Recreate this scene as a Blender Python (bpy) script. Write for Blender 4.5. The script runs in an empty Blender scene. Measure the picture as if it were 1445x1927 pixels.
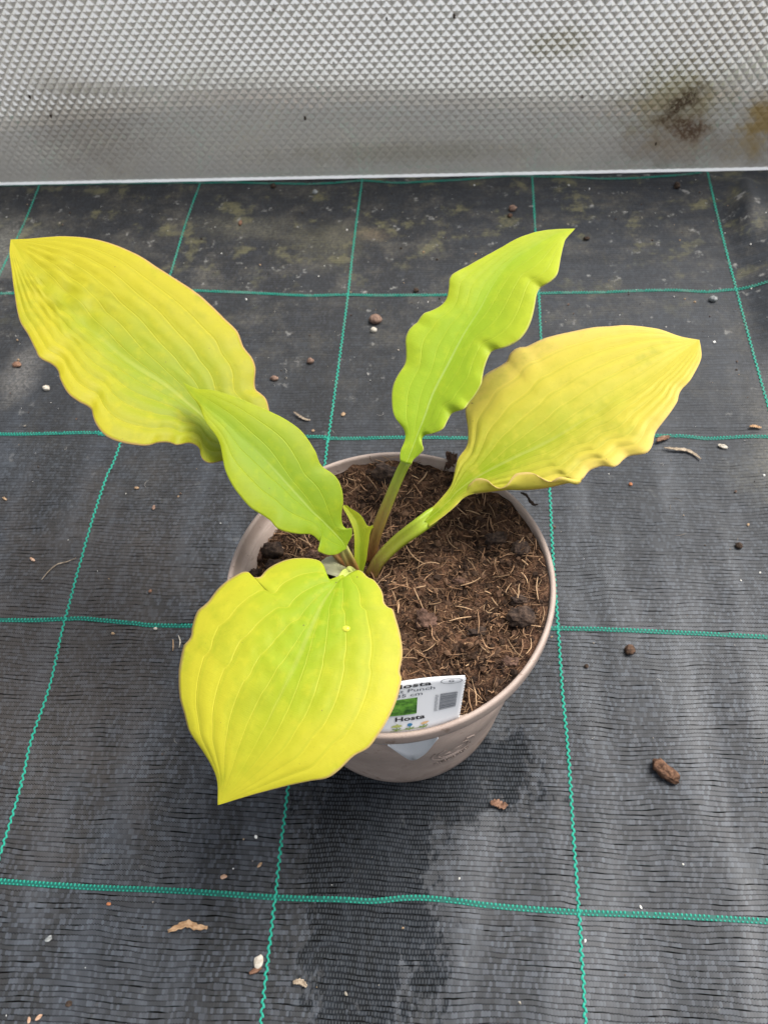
import bpy, bmesh, math, random
import numpy as np
from mathutils import Vector, Matrix, noise

scene = bpy.context.scene
COL = scene.collection

# ------------------------------------------------------------------ camera
cam_d = bpy.data.cameras.new('camera')
cam = bpy.data.objects.new('camera', cam_d)
COL.objects.link(cam)
cam_d.sensor_fit = 'HORIZONTAL'
cam_d.sensor_width = 36.0
cam_d.lens = 1637.05 / 1445 * 36.0
cam_d.clip_start = 0.01
cam_d.clip_end = 200
_r = [[0.9963996515, -0.0124922539, 0.0838551015], [0.0586181114, 0.8160877116, -0.5749476185], [-0.0612507262, 0.5777930344, 0.8138817838]]
cam.matrix_world = Matrix(((*_r[0], 0.03879), (*_r[1], -0.257369), (*_r[2], 0.579618), (0, 0, 0, 1)))
scene.camera = cam
cam_d.dof.use_dof = True
cam_d.dof.focus_distance = 0.47
cam_d.dof.aperture_fstop = 24

# ------------------------------------------------------------------ light
SUN_EL, SUN_AZ = math.radians(60), math.radians(58)      # azimuth clockwise from +Y
world = bpy.data.worlds.new('World')
scene.world = world
world.use_nodes = True
wn = world.node_tree.nodes; wl = world.node_tree.links
wn.clear()
sky = wn.new('ShaderNodeTexSky'); sky.sky_type = 'NISHITA'; sky.sun_disc = False
sky.sun_elevation = SUN_EL; sky.sun_rotation = SUN_AZ
sky.air_density = 1.0; sky.dust_density = 4.0; sky.ozone_density = 1.0
hsv = wn.new('ShaderNodeHueSaturation'); hsv.inputs['Saturation'].default_value = 0.30   # thin even cloud: a nearly grey sky
bg = wn.new('ShaderNodeBackground'); bg.inputs['Strength'].default_value = 0.14
wo = wn.new('ShaderNodeOutputWorld')
wl.new(sky.outputs[0], hsv.inputs['Color']); wl.new(hsv.outputs[0], bg.inputs[0]); wl.new(bg.outputs[0], wo.inputs[0])
sun_d = bpy.data.lights.new('sun', 'SUN'); sun_d.energy = 2.6; sun_d.angle = math.radians(34); sun_d.color = (1, .96, .9)
sun = bpy.data.objects.new('sun', sun_d); COL.objects.link(sun)
_d = Vector((math.sin(SUN_AZ)*math.cos(SUN_EL), math.cos(SUN_AZ)*math.cos(SUN_EL), math.sin(SUN_EL)))
sun.rotation_euler = _d.to_track_quat('Z', 'Y').to_euler()
scene.view_settings.view_transform = 'Standard'
scene.view_settings.look = 'None'
scene.view_settings.exposure = 0.90
scene.view_settings.gamma = 1.0
scene.cycles.use_denoising = True
scene.cycles.max_bounces = 10
scene.cycles.transmission_bounces = 6

rng = random.Random(7)
nrg = np.random.default_rng(11)

# ------------------------------------------------------------------ helpers
def smooth(a, b, x):
    t = np.clip((x-a)/(b-a), 0, 1); return t*t*(3-2*t)

def mesh(name, verts, faces, mat=None, parent=None, shade=True, mats=None):
    me = bpy.data.meshes.new(name)
    me.from_pydata([tuple(v) for v in verts], [], [tuple(f) for f in faces])
    for m in (mats or ([mat] if mat else [])): me.materials.append(m)
    if shade: me.polygons.foreach_set('use_smooth', [True]*len(me.polygons))
    me.update()
    o = bpy.data.objects.new(name, me); COL.objects.link(o)
    if parent: o.parent = parent
    return o

def empty(name, loc=(0, 0, 0)):
    o = bpy.data.objects.new(name, None); COL.objects.link(o); o.location = loc
    o.empty_display_size = .01
    return o

def tag(o, label=None, cat=None, group=None, kind=None):
    if label: o['label'] = label
    if cat: o['category'] = cat
    if group: o['group'] = group
    if kind: o['kind'] = kind
    return o

def rename(o, name): o.name = name; return o

class NT:
    """small shorthand for building a node material"""
    def __init__(self, name):
        self.m = bpy.data.materials.new(name); self.m.use_nodes = True
        self.n = self.m.node_tree.nodes; self.l = self.m.node_tree.links
        self.bsdf = self.n['Principled BSDF']; self.out = self.n['Material Output']
    def node(self, typ, **kw):
        nd = self.n.new(typ)
        for k, v in kw.items(): setattr(nd, k, v)
        return nd
    def link(self, a, b): self.l.new(a, b)
    def put(self, sock, v):
        if hasattr(v, 'is_output') or hasattr(v, 'links'): self.link(v, sock)
        else: sock.default_value = v
    def math(self, op, a, b=None, c=None, clamp=False):
        nd = self.node('ShaderNodeMath', operation=op); nd.use_clamp = clamp
        for i, v in enumerate((a, b, c)):
            if v is not None: self.put(nd.inputs[i], v)
        return nd.outputs[0]
    def mix(self, f, a, b, mode='MIX'):
        nd = self.node('ShaderNodeMix', data_type='RGBA', blend_type=mode)
        self.put(nd.inputs[0], f); self.put(nd.inputs[6], a if not isinstance(a, tuple) else (*a, 1)[:4])
        self.put(nd.inputs[7], b if not isinstance(b, tuple) else (*b, 1)[:4])
        return nd.outputs[2]
    def obj(self): return self.node('ShaderNodeTexCoord').outputs['Object']
    def uv(self):
        s = self.node('ShaderNodeSeparateXYZ'); self.link(self.node('ShaderNodeTexCoord').outputs['UV'], s.inputs[0]); return s.outputs
    def noise(self, scale, detail=3, rough=.55, vec=None, dist=0.0, out=0):
        nd = self.node('ShaderNodeTexNoise'); nd.inputs['Scale'].default_value = scale
        nd.inputs['Detail'].default_value = detail; nd.inputs['Roughness'].default_value = rough
        nd.inputs['Distortion'].default_value = dist
        self.link(vec if vec is not None else self.obj(), nd.inputs['Vector']); return nd.outputs[out]
    def mapped(self, scale=(1, 1, 1), rot=(0, 0, 0), loc=(0, 0, 0), vec=None):
        nd = self.node('ShaderNodeMapping'); nd.inputs['Scale'].default_value = scale
        nd.inputs['Rotation'].default_value = rot; nd.inputs['Location'].default_value = loc
        self.link(vec if vec is not None else self.obj(), nd.inputs[0]); return nd.outputs[0]
    def ramp(self, f, lo, hi):
        nd = self.node('ShaderNodeMapRange'); nd.interpolation_type = 'SMOOTHSTEP'
        self.put(nd.inputs[0], f); nd.inputs[1].default_value = lo; nd.inputs[2].default_value = hi
        return nd.outputs[0]
    def spot(self, x, y, cx, cy, rx, ry, soft=.6, wob=None):
        """soft-edged mask round a point; wob bends its outline"""
        dx = self.math('DIVIDE', self.math('SUBTRACT', x, cx), rx); dy = self.math('DIVIDE', self.math('SUBTRACT', y, cy), ry)
        r = self.math('SQRT', self.math('ADD', self.math('MULTIPLY', dx, dx), self.math('MULTIPLY', dy, dy)))
        if wob is not None: r = self.math('ADD', r, wob)
        return self.ramp(r, 1, 1-soft)
    def xyz(self, v=None):
        s = self.node('ShaderNodeSeparateXYZ'); self.link(v if v is not None else self.obj(), s.inputs[0]); return s.outputs
    def bump(self, h, strength=.5, dist=.001, to=None):
        nd = self.node('ShaderNodeBump'); nd.inputs['Strength'].default_value = strength; nd.inputs['Distance'].default_value = dist
        self.link(h, nd.inputs['Height']); self.link(nd.outputs[0], (to or self.bsdf).inputs['Normal']); return nd
    def base(self, v): self.put(self.bsdf.inputs['Base Color'], v if not isinstance(v, tuple) else (*v, 1)[:4])
    def set(self, **kw):
        for k, v in kw.items(): self.put(self.bsdf.inputs[k.replace('_', ' ')], v)

# ------------------------------------------------------------------ materials
def mat_fabric():
    t = NT('woven_black_fabric')
    X, Y, Z = t.xyz()
    wv = t.noise(9, 3, .5)
    yy = t.math('ADD', Y, t.math('ADD', t.math('MULTIPLY', t.math('SUBTRACT', wv, .5), .012), t.math('MULTIPLY', t.math('SUBTRACT', t.noise(1, 2, .5, t.mapped(scale=(45, 130, 1))), .5), .0026)))
    xx = t.math('ADD', X, t.math('MULTIPLY', t.math('SUBTRACT', t.noise(7, 2, .5, t.mapped(loc=(3, 1, 0))), .5), .008))
    PY, PX = .0031, .0019
    ry = t.math('FRACT', t.math('DIVIDE', yy, PY)); rowi = t.math('FLOOR', t.math('DIVIDE', yy, PY))
    rx0 = t.math('DIVIDE', xx, PX)
    rx = t.math('FRACT', t.math('ADD', rx0, t.math('MULTIPLY', t.math('MODULO', rowi, 2.0), .5)))
    rowh = t.math('SUBTRACT', 1.0, t.math('POWER', t.math('ABSOLUTE', t.math('SUBTRACT', t.math('MULTIPLY', ry, 2.0), 1.0)), 5.0))
    colh = t.math('SUBTRACT', 1.0, t.math('POWER', t.math('ABSOLUTE', t.math('SUBTRACT', t.math('MULTIPLY', rx, 2.0), 1.0)), 2.5))
    # per-yarn variation
    cmb = t.node('ShaderNodeCombineXYZ'); t.link(rowi, cmb.inputs[0])
    wn_ = t.node('ShaderNodeTexWhiteNoise', noise_dimensions='1D'); t.link(rowi, wn_.inputs['W'])
    var = t.math('ADD', .6, t.math('MULTIPLY', wn_.outputs[0], .6))
    hgt = t.math('ADD', t.math('MULTIPLY', rowh, var), t.math('MULTIPLY', colh, .35))
    # gaps between yarns let the dark below show
    patch = t.noise(14, 4, .6, t.mapped(scale=(1, .8, 1)))
    holes = t.math('MULTIPLY', t.ramp(rowh, .95, .60), t.ramp(colh, .90, .60))            # square pores at the crossings
    slits = t.math('MULTIPLY', t.ramp(rowh, .95, .60), t.ramp(t.noise(1, 4, .7, t.mapped(scale=(40, 150, 1))), .49, .64))
    gap = t.math('MAXIMUM', t.math('MULTIPLY', holes, t.ramp(patch, .30, .50)), slits)
    gap = t.math('MULTIPLY', gap, t.math('SUBTRACT', 1.0, t.math('MULTIPLY', t.ramp(Y, .02, .35), .72)))
    glint = t.math('MULTIPLY', t.ramp(rowh, .9, 1.0), t.ramp(colh, .85, 1.0))
    cell = t.node('ShaderNodeCombineXYZ'); t.link(rowi, cell.inputs[0]); t.link(t.math('FLOOR', t.math('ADD', rx0, t.math('MULTIPLY', t.math('MODULO', rowi, 2.0), .5))), cell.inputs[1])
    cw = t.node('ShaderNodeTexWhiteNoise', noise_dimensions='2D'); t.link(cell.outputs[0], cw.inputs[0])
    # dust and wear streaks along the cloth, with bluish sheen painted in
    streak = t.noise(1, 3, .55, t.mapped(scale=(26, 4.2, 1), rot=(0, 0, .12)))
    st = t.math('MULTIPLY', t.ramp(streak, .42, .68), t.math('SUBTRACT', 1.0, t.math('MULTIPLY', t.ramp(Y, .10, .40), .85)))
    fine = t.noise(420, 2, .6)
    col = t.mix(st, (.011, .0115, .0125), (.022, .027, .035))
    right = t.ramp(t.math('ADD', X, t.math('MULTIPLY', t.math('SUBTRACT', patch, .5), .25)), -.10, .20)
    col = t.mix(t.math('MULTIPLY', right, .5), col, (.022, .027, .035))  # sky sheen painted as a bluer right side
    col = t.mix(t.math('MULTIPLY', fine, .28), col, (.048, .051, .055))
    col = t.mix(t.math('MULTIPLY', t.math('SUBTRACT', cw.outputs[0], .35), t.math('SUBTRACT', 1.0, t.math('MULTIPLY', t.ramp(Y, .0, .3), .7)), clamp=True), col, (.066, .076, .092))
    col = t.mix(t.math('MULTIPLY', wn_.outputs[0], .35), col, (.010, .010, .011))
    # brown and green silt, mostly by the panel
    back = t.ramp(Y, .14, .55)
    side = t.ramp(X, -.12, -.36)
    sgr = t.ramp(t.noise(260, 4, .75), .38, .66)
    silt = t.math('MULTIPLY', t.math('ADD', .3, t.math('MULTIPLY', sgr, .7)), t.math('MULTIPLY', t.ramp(t.noise(19, 8, .78), .46, .68), t.math('ADD', t.math('MULTIPLY', back, .9), .08), clamp=True))
    col = t.mix(silt, col, (.092, .085, .070))
    alg = t.math('MULTIPLY', t.ramp(t.noise(22, 6, .7, t.mapped(loc=(2, 5, 0))), .53, .66), t.ramp(Y, .33, .56))
    col = t.mix(t.math('MULTIPLY', alg, .65), col, (.135, .125, .062))
    lime = t.math('MULTIPLY', t.ramp(t.noise(60, 4, .7, t.mapped(loc=(7, 5, 0))), .60, .72), t.math('ADD', t.math('MULTIPLY', back, .7), .10))
    col = t.mix(lime, col, (.24, .235, .22))
    w1 = t.math('MULTIPLY', t.math('SUBTRACT', t.noise(28, 5, .65), .5), 1.6)
    grain = t.ramp(t.noise(330, 4, .75), .40, .62)
    for cx, cy, rx_, ry_, c, a in ((-.055, .512, .028, .016, (.16, .12, .075), .75), (-.20, .527, .10, .03, (.15, .14, .10), .55),
                                   (-.46, .50, .06, .08, (.20, .195, .17), .8), (-.10, .50, .07, .05, (.13, .12, .07), .5),
                                   (.30, .20, .05, .05, (.14, .13, .10), .55), (.33, .26, .06, .09, (.13, .12, .10), .5),
                                   (-.38, .31, .03, .05, (.19, .18, .165), .6), (.30, .17, .02, .012, (.22, .2, .13), .6)):
        col = t.mix(t.math('MULTIPLY', t.math('MULTIPLY', t.spot(X, Y, cx, cy, rx_, ry_, .95, w1), t.math('ADD', .35, t.math('MULTIPLY', grain, .65))), a*.75), col, c)
    brown = t.math('MULTIPLY', t.spot(X, Y, -.26, .02, .16, .22, .8, w1), .4)
    col = t.mix(brown, col, (.052, .043, .036))
    # spilt water by the pot, and a shadow and reflection band painted before it
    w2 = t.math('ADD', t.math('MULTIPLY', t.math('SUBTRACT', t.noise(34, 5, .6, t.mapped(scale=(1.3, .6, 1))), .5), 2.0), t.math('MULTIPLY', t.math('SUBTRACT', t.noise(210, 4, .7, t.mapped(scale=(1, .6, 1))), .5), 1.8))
    wet_and_shade = t.math('MAXIMUM', t.spot(X, Y, -.012, -.13, .052, .13, .35, w2), t.spot(X, Y, .055, -.055, .045, .035, .5, w2))
    wet_and_shade = t.math('MAXIMUM', wet_and_shade, t.spot(X, Y, .02, -.075, .09, .028, .5, w2))
    col = t.mix(t.math('MULTIPLY', wet_and_shade, .54), col, (.010, .011, .012))
    col = t.mix(t.math('MULTIPLY', t.math('MULTIPLY', wet_and_shade, glint), .5), col, (.075, .08, .085))  # yarn glints painted as pale specks
    col = t.mix(t.math('MULTIPLY', gap, .96), col, (.003, .003, .003))
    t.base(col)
    rgh = t.math('ADD', .56, t.math('MULTIPLY', silt, .3)); rgh = t.math('SUBTRACT', rgh, t.math('MULTIPLY', st, .08))
    t.set(Roughness=rgh, Specular_IOR_Level=t.math('SUBTRACT', t.math('ADD', .26, t.math('MULTIPLY', st, .16)), t.math('MULTIPLY', t.math('MAXIMUM', wet_and_shade, gap), .38)))
    t.bump(t.math('ADD', hgt, t.math('MULTIPLY', fine, .4)), .22, .0005)
    return t.m

def mat_thread(name, c):
    t = NT(name)
    n = t.noise(60, 4, .6)
    Y = t.xyz()[1]
    f = t.math('MULTIPLY', t.ramp(n, .42, .7), t.math('ADD', .02, t.math('MULTIPLY', t.ramp(Y, .1, .5), .6)), clamp=True)
    t.base(t.mix(f, c, (.10, .16, .13)))
    t.set(Roughness=.5, Specular_IOR_Level=.2)
    return t.m

def mat_leaf(name, green, yellow, g_end=.45, vein=7, pale=(.62, .62, .22), edge=(.60, .42, .25), tan=0.0):
    t = NT(name)
    U, V, _ = t.uv()
    u = t.math('ABSOLUTE', t.math('SUBTRACT', t.math('MULTIPLY', V, 2.0), 1.0))
    n1 = t.noise(38, 4, .6); n2 = t.noise(150, 4, .6)
    y = t.math('ADD', t.math('MULTIPLY', U, .9), t.math('MULTIPLY', u, .55))
    y = t.math('ADD', y, t.math('MULTIPLY', t.math('SUBTRACT', n1, .5), .5))
    f = t.ramp(y, g_end-.32, g_end+.5)
    col = t.mix(f, green, yellow)
    if tan: col = t.mix(t.math('MULTIPLY', t.math('MULTIPLY', t.ramp(t.math('ADD', u, t.math('MULTIPLY', t.math('SUBTRACT', n1, .5), .5)), .55, 1.05), t.ramp(U, .1, .6)), tan), col, (.74, .53, .17))
    # blotches
    col = t.mix(t.math('MULTIPLY', t.ramp(n1, .52, .70), .35), col, tuple(c*.80 for c in green))
    col = t.mix(t.math('MULTIPLY', t.ramp(n2, .48, .72), .32), col, tuple(min(1, c*1.15) for c in yellow))
    # veins: sunken lines at even spacing from midrib to margin
    inv = t.math('SUBTRACT', 1.0, U)
    qv = t.math('POWER', t.math('MAXIMUM', u, .0001), t.math('DIVIDE', 1.0, t.math('ADD', 1.0, t.math('MULTIPLY', t.math('MULTIPLY', inv, inv), 1.5))))
    vv = t.math('FRACT', t.math('ADD', t.math('MULTIPLY', qv, float(vein)), t.math('MULTIPLY', t.math('SUBTRACT', t.noise(16, 2, .5), .5), .22)))
    dv = t.math('MINIMUM', vv, t.math('SUBTRACT', 1.0, vv))
    line = t.math('MULTIPLY', t.ramp(dv, .055, .0), t.math('MULTIPLY', t.ramp(u, 1.0, .85), t.ramp(U, .99, .9)))
    col = t.mix(t.math('MULTIPLY', line, .30), col, tuple(min(1, c*1.22+.012) for c in yellow))
    shade_side = t.math('MULTIPLY', t.ramp(t.math('ABSOLUTE', t.math('SUBTRACT', vv, .86)), .10, .0), t.ramp(u, 1.0, .85))
    col = t.mix(t.math('MULTIPLY', shade_side, .16), col, tuple(c*.8 for c in green))  # shaded flank of each vein valley painted darker
    mid = t.ramp(t.math('DIVIDE', u, t.math('SUBTRACT', 1.08, U)), .055, .012)
    mid = t.math('MULTIPLY', mid, t.ramp(U, .8, .25))
    col = t.mix(t.math('MULTIPLY', mid, .40), col, pale)
    # cross-veins, very fine
    cross = t.noise(1, 2, .5, t.mapped(scale=(420, 14, 14), vec=t.node('ShaderNodeTexCoord').outputs['UV']))
    rim = t.ramp(u, .972, .992)
    col = t.mix(t.math('MULTIPLY', rim, .75), col, edge)
    # small dark specks
    sp = t.noise(330, 1, .5, t.mapped(loc=(3, 9, 1)))
    col = t.mix(t.math('MULTIPLY', t.ramp(sp, .80, .84), .7), col, (.12, .08, .03))
    sp2 = t.noise(900, 2, .6, t.mapped(loc=(1, 4, 7)))
    col = t.mix(t.math('MULTIPLY', t.ramp(sp2, .62, .72), .16), col, (.17, .13, .02))
    nib = t.math('MULTIPLY', t.ramp(t.math('ADD', u, t.math('MULTIPLY', t.math('SUBTRACT', n2, .5), .14)), .95, 1.0), t.ramp(n1, .45, .6))
    col = t.mix(t.math('MULTIPLY', nib, .28), col, edge)
    t.base(col)
    t.set(Roughness=t.math('ADD', .46, t.math('MULTIPLY', n2, .15)), Specular_IOR_Level=.25)
    n3 = t.noise(75, 3, .5, t.mapped(loc=(5, 2, 8)))
    bh = t.math('ADD', t.math('MULTIPLY', n3, 2.2), t.math('MULTIPLY', cross, .3)) if True else None
    bh = t.math('ADD', bh, t.math('ADD', t.math('MULTIPLY', n2, .5), t.math('MULTIPLY', line, -.8)))
    t.bump(bh, .35, .0006)
    tr = t.node('ShaderNodeBsdfTranslucent'); t.link(col, tr.inputs[0])
    mx = t.node('ShaderNodeMixShader'); mx.inputs[0].default_value = .32
    t.link(t.bsdf.outputs[0], mx.inputs[1]); t.link(tr.outputs[0], mx.inputs[2]); t.link(mx.outputs[0], t.out.inputs[0])
    return t.m

def mat_stalk(name, base=(.16, .055, .022), mid=(.26, .20, .045), top=(.36, .43, .07)):
    t = NT(name)
    U, V, _ = t.uv()
    n = t.noise(1, 3, .6, t.mapped(scale=(900, 900, 60)))
    f = t.math('ADD', U, t.math('MULTIPLY', t.math('SUBTRACT', n, .5), .35))
    c = t.mix(t.ramp(f, .0, .42), base, mid); c = t.mix(t.ramp(f, .35, .95), c, top)
    t.base(c); t.set(Roughness=.42); t.bump(n, .3, .0004)
    return t.m

def mat_pot():
    t = NT('taupe_pot_plastic')
    n = t.noise(70, 5, .65); f = t.noise(900, 2, .6); g = t.noise(16, 4, .6)
    X, Y, Z = t.xyz()
    col = t.mix(t.ramp(n, .35, .75), (.30, .233, .198), (.36, .285, .242))
    col = t.mix(t.math('MULTIPLY', t.ramp(t.noise(120, 5, .7, t.mapped(loc=(1, 2, 3))), .60, .68), .7), col, (.16, .105, .075))
    splash = t.math('MULTIPLY', t.ramp(g, .48, .62), t.ramp(Z, .03, .0))
    col = t.mix(splash, col, (.15, .11, .085))
    t.base(col); t.set(Roughness=.55, Specular_IOR_Level=.35)
    t.bump(t.math('ADD', f, n), .18, .0006)
    return t.m

def mat_attr(name, rough=.85, bump=None, mul=1.0):
    """colour from a per-piece tint attribute with a little grain"""
    t = NT(name)
    a = t.node('ShaderNodeAttribute'); a.attribute_name = 'tint'
    n = t.noise(700, 3, .6)
    col = t.mix(t.math('MULTIPLY', n, .5), a.outputs[0], (.02, .014, .01))
    t.base(col); t.set(Roughness=rough, Specular_IOR_Level=.2)
    if bump: t.bump(t.noise(bump, 4, .7), .7, .0012)
    return t.m

def mat_soil():
    t = NT('peat_compost')
    a = t.noise(90, 6, .7); b = t.noise(420, 4, .7)
    col = t.mix(t.ramp(a, .38, .66), (.014, .0075, .005), (.135, .070, .041))
    col = t.mix(t.math('MULTIPLY', t.ramp(b, .5, .72), .6), col, (.23, .145, .09))
    t.base(col); t.set(Roughness=.95, Specular_IOR_Level=.15)
    t.bump(t.math('ADD', a, t.math('MULTIPLY', b, .6)), 1.0, .005)
    return t.m

def mat_lump(name, c1, c2, scale=260):
    t = NT(name)
    a = t.noise(scale, 5, .7); b = t.noise(scale*.3, 3, .6)
    col = t.mix(t.ramp(a, .35, .68), c1, c2); col = t.mix(t.math('MULTIPLY', t.ramp(b, .5, .7), .5), col, c1)
    t.base(col); t.set(Roughness=.85, Specular_IOR_Level=.25); t.bump(a, .8, .0015)
    return t.m

def mat_plain(name, c, rough=.5, spec=.4, var=.12, scale=200):
    t = NT(name)
    n = t.noise(scale, 3, .6)
    t.base(t.mix(t.math('MULTIPLY', n, var*2), c, tuple(x*.6 for x in c)))
    t.set(Roughness=rough, Specular_IOR_Level=spec)
    return t.m

def mat_panel():
    t = NT('prismatic_clear_sheet')
    X, Y, Z = t.xyz()
    w = t.math('MULTIPLY', t.math('SUBTRACT', t.noise(55, 5, .7), .5), 1.8)
    g = t.noise(7, 4, .6)
    col = t.mix(t.math('MULTIPLY', t.ramp(g, .35, .75), .35), (.96, .94, .90), (.80, .765, .70))
    low = t.math('MULTIPLY', t.ramp(t.math('ADD', Z, t.math('MULTIPLY', w, .012)), .125, .07), .30)      # greyer towards the ground: the dim view through the sheet painted in
    col = t.mix(low, col, (.66, .64, .58))
    def stain(cx, cz, rx, rz, c, a, soft=.8):
        nonlocal col
        col = t.mix(t.math('MULTIPLY', t.spot(X, Z, cx, cz, rx, rz, soft, w), a), col, c)
    stain(.258, .082, .075, .060, (.40, .35, .15), .75)
    stain(.27, .03, .09, .03, (.42, .34, .24), .5)
    stain(.26, .05, .06, .045, (.36, .30, .22), .55)
    stain(.352, .060, .034, .042, (.42, .31, .11), .95)
    stain(.345, .03, .03, .03, (.40, .31, .15), .7)
    stain(.131, .143, .045, .022, (.45, .40, .20), .55)
    stain(.30, .15, .12, .05, (.66, .58, .46), .35)
    stain(-.37, .07, .09, .07, (.45, .38, .30), .35)
    stain(-.02, .03, .2, .02, (.50, .47, .33), .35)
    # brown smear running up to the right
    rx = t.math('ADD', t.math('MULTIPLY', t.math('SUBTRACT', X, .262), .72), t.math('MULTIPLY', t.math('SUBTRACT', Z, .078), .69))
    rz = t.math('SUBTRACT', t.math('MULTIPLY', t.math('SUBTRACT', Z, .078), .72), t.math('MULTIPLY', t.math('SUBTRACT', X, .262), .69))
    sm = t.spot(rx, rz, 0.0, 0.0, .042, .016, .8, t.math('MULTIPLY', w, .8))
    gr = t.ramp(t.noise(260, 3, .7), .36, .52)
    col = t.mix(t.math('MULTIPLY', t.math('MULTIPLY', sm, gr), .85), col, (.085, .045, .026))
    sm2 = t.spot(X, Z, .274, .050, .036, .022, .8, w)
    col = t.mix(t.math('MULTIPLY', t.math('MULTIPLY', sm2, gr), .85), col, (.15, .09, .055))
    dk = t.math('MULTIPLY', t.ramp(t.noise(95, 1, .5, t.mapped(loc=(4, 4, 2))), .77, .80), .8)
    col = t.mix(dk, col, (.10, .06, .04))
    t.base(col)
    t.set(Roughness=.22, Specular_IOR_Level=.5)
    t.put(t.bsdf.inputs['Transmission Weight'], .0)
    t.set(Roughness=.5)
    gl = t.node('ShaderNodeBsdfGlossy'); gl.inputs['Roughness'].default_value = .12      # prisms throw the light back from their facets
    gl.inputs['Color'].default_value = (.99, .965, .92, 1)
    # clean sheet is clear, dirt and growth on it are not
    lum = t.node('ShaderNodeRGBToBW'); t.link(col, lum.inputs[0])
    m2 = t.node('ShaderNodeMixShader'); t.put(m2.inputs[0], t.math('MULTIPLY', t.ramp(lum.outputs[0], .15, .72), PANEL_CLEAR))
    tl = t.node('ShaderNodeBsdfTranslucent'); t.link(col, tl.inputs[0])
    m1 = t.node('ShaderNodeMixShader'); m1.inputs[0].default_value = .48
    t.link(t.bsdf.outputs[0], m1.inputs[1]); t.link(tl.outputs[0], m1.inputs[2])
    t.link(m1.outputs[0], m2.inputs[1]); t.link(gl.outputs[0], m2.inputs[2]); t.link(m2.outputs[0], t.out.inputs[0])
    return t.m
PANEL_CLEAR = .52

# ------------------------------------------------------------------ data measured on the place (metres; origin under the pot, z up)
THREADS = {
 'V': [
  [[-0.4502,0.6131],[-0.4483,0.5746],[-0.4468,0.5332],[-0.4467,0.4681],[-0.4454,0.3974]],
  [[-0.2589,0.611],[-0.2612,0.5362],[-0.2614,0.4581],[-0.262,0.3995],[-0.2604,0.2209],[-0.2633,0.1841],[-0.264,0.1234],[-0.2618,0.0457],[-0.2577,-0.0079],[-0.2591,-0.0504],[-0.257,-0.0824],[-0.2572,-0.1228],[-0.2588,-0.1665]],
  [[-0.0723,0.611],[-0.0731,0.5135],[-0.0725,0.4169],[-0.0732,0.3174],[-0.0743,0.2302],[-0.0745,0.2035],[-0.0723,-0.0788],[-0.0723,-0.1098],[-0.0718,-0.1453],[-0.0717,-0.1783],[-0.0712,-0.2158]],
  [[0.1168,0.6117],[0.1164,0.518],[0.1157,0.4107],[0.1151,0.3516],[0.1142,0.1775],[0.1135,0.1152],[0.114,0.0501],[0.1142,-0.0003],[0.1155,-0.0499],[0.1154,-0.0952],[0.1157,-0.1442],[0.1155,-0.1774],[0.1153,-0.2058]],
  [[0.3058,0.6103],[0.304,0.5136],[0.304,0.4198],[0.3042,0.3505],[0.3053,0.2688],[0.3073,0.2017]],
 ],
 'H': [
  [[-0.5116,0.6129],[-0.4502,0.6131],[-0.4015,0.6125],[-0.2633,0.6112],[-0.2135,0.6096],[-0.1455,0.6048],[-0.1092,0.6052],[-0.0733,0.6081],[-0.0251,0.6025],[0.0399,0.6063],[0.0928,0.6115],[0.1451,0.6078],[0.2079,0.6028],[0.2595,0.606],[0.2997,0.6105]],
  [[-0.4484,0.4233],[-0.3801,0.4249],[-0.227,0.4253],[-0.1564,0.4204],[-0.1127,0.4167],[-0.0725,0.4169],[-0.0166,0.4155],[0.0229,0.4157],[0.1169,0.4169],[0.1856,0.4183],[0.2415,0.4199],[0.2762,0.4171],[0.304,0.4198],[0.3459,0.4185]],
  [[-0.385,0.2331],[-0.345,0.2333],[-0.2836,0.2356],[-0.2668,0.2332],[-0.0877,0.232],[-0.0743,0.2302],[0.0103,0.2314],[0.0424,0.231],[0.1241,0.2316],[0.218,0.2352],[0.2484,0.2325],[0.2792,0.2345],[0.3052,0.2341]],
  [[-0.3221,0.0446],[-0.288,0.045],[-0.2621,0.047],[-0.2462,0.0479],[-0.2076,0.0448],[-0.1616,0.0437],[0.1132,0.0487],[0.1524,0.0485],[0.1904,0.0478],[0.2687,0.0456]],
  [[-0.2594,-0.1438],[-0.2165,-0.1444],[-0.1812,-0.1447],[-0.1362,-0.1442],[-0.0718,-0.1453],[-0.0309,-0.1446],[-0.0109,-0.1446],[0.0088,-0.1419],[0.022,-0.1413],[0.0417,-0.1422],[0.0645,-0.1439],[0.1153,-0.1451],[0.1666,-0.1444],[0.2318,-0.1449]],
 ],
}

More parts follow.
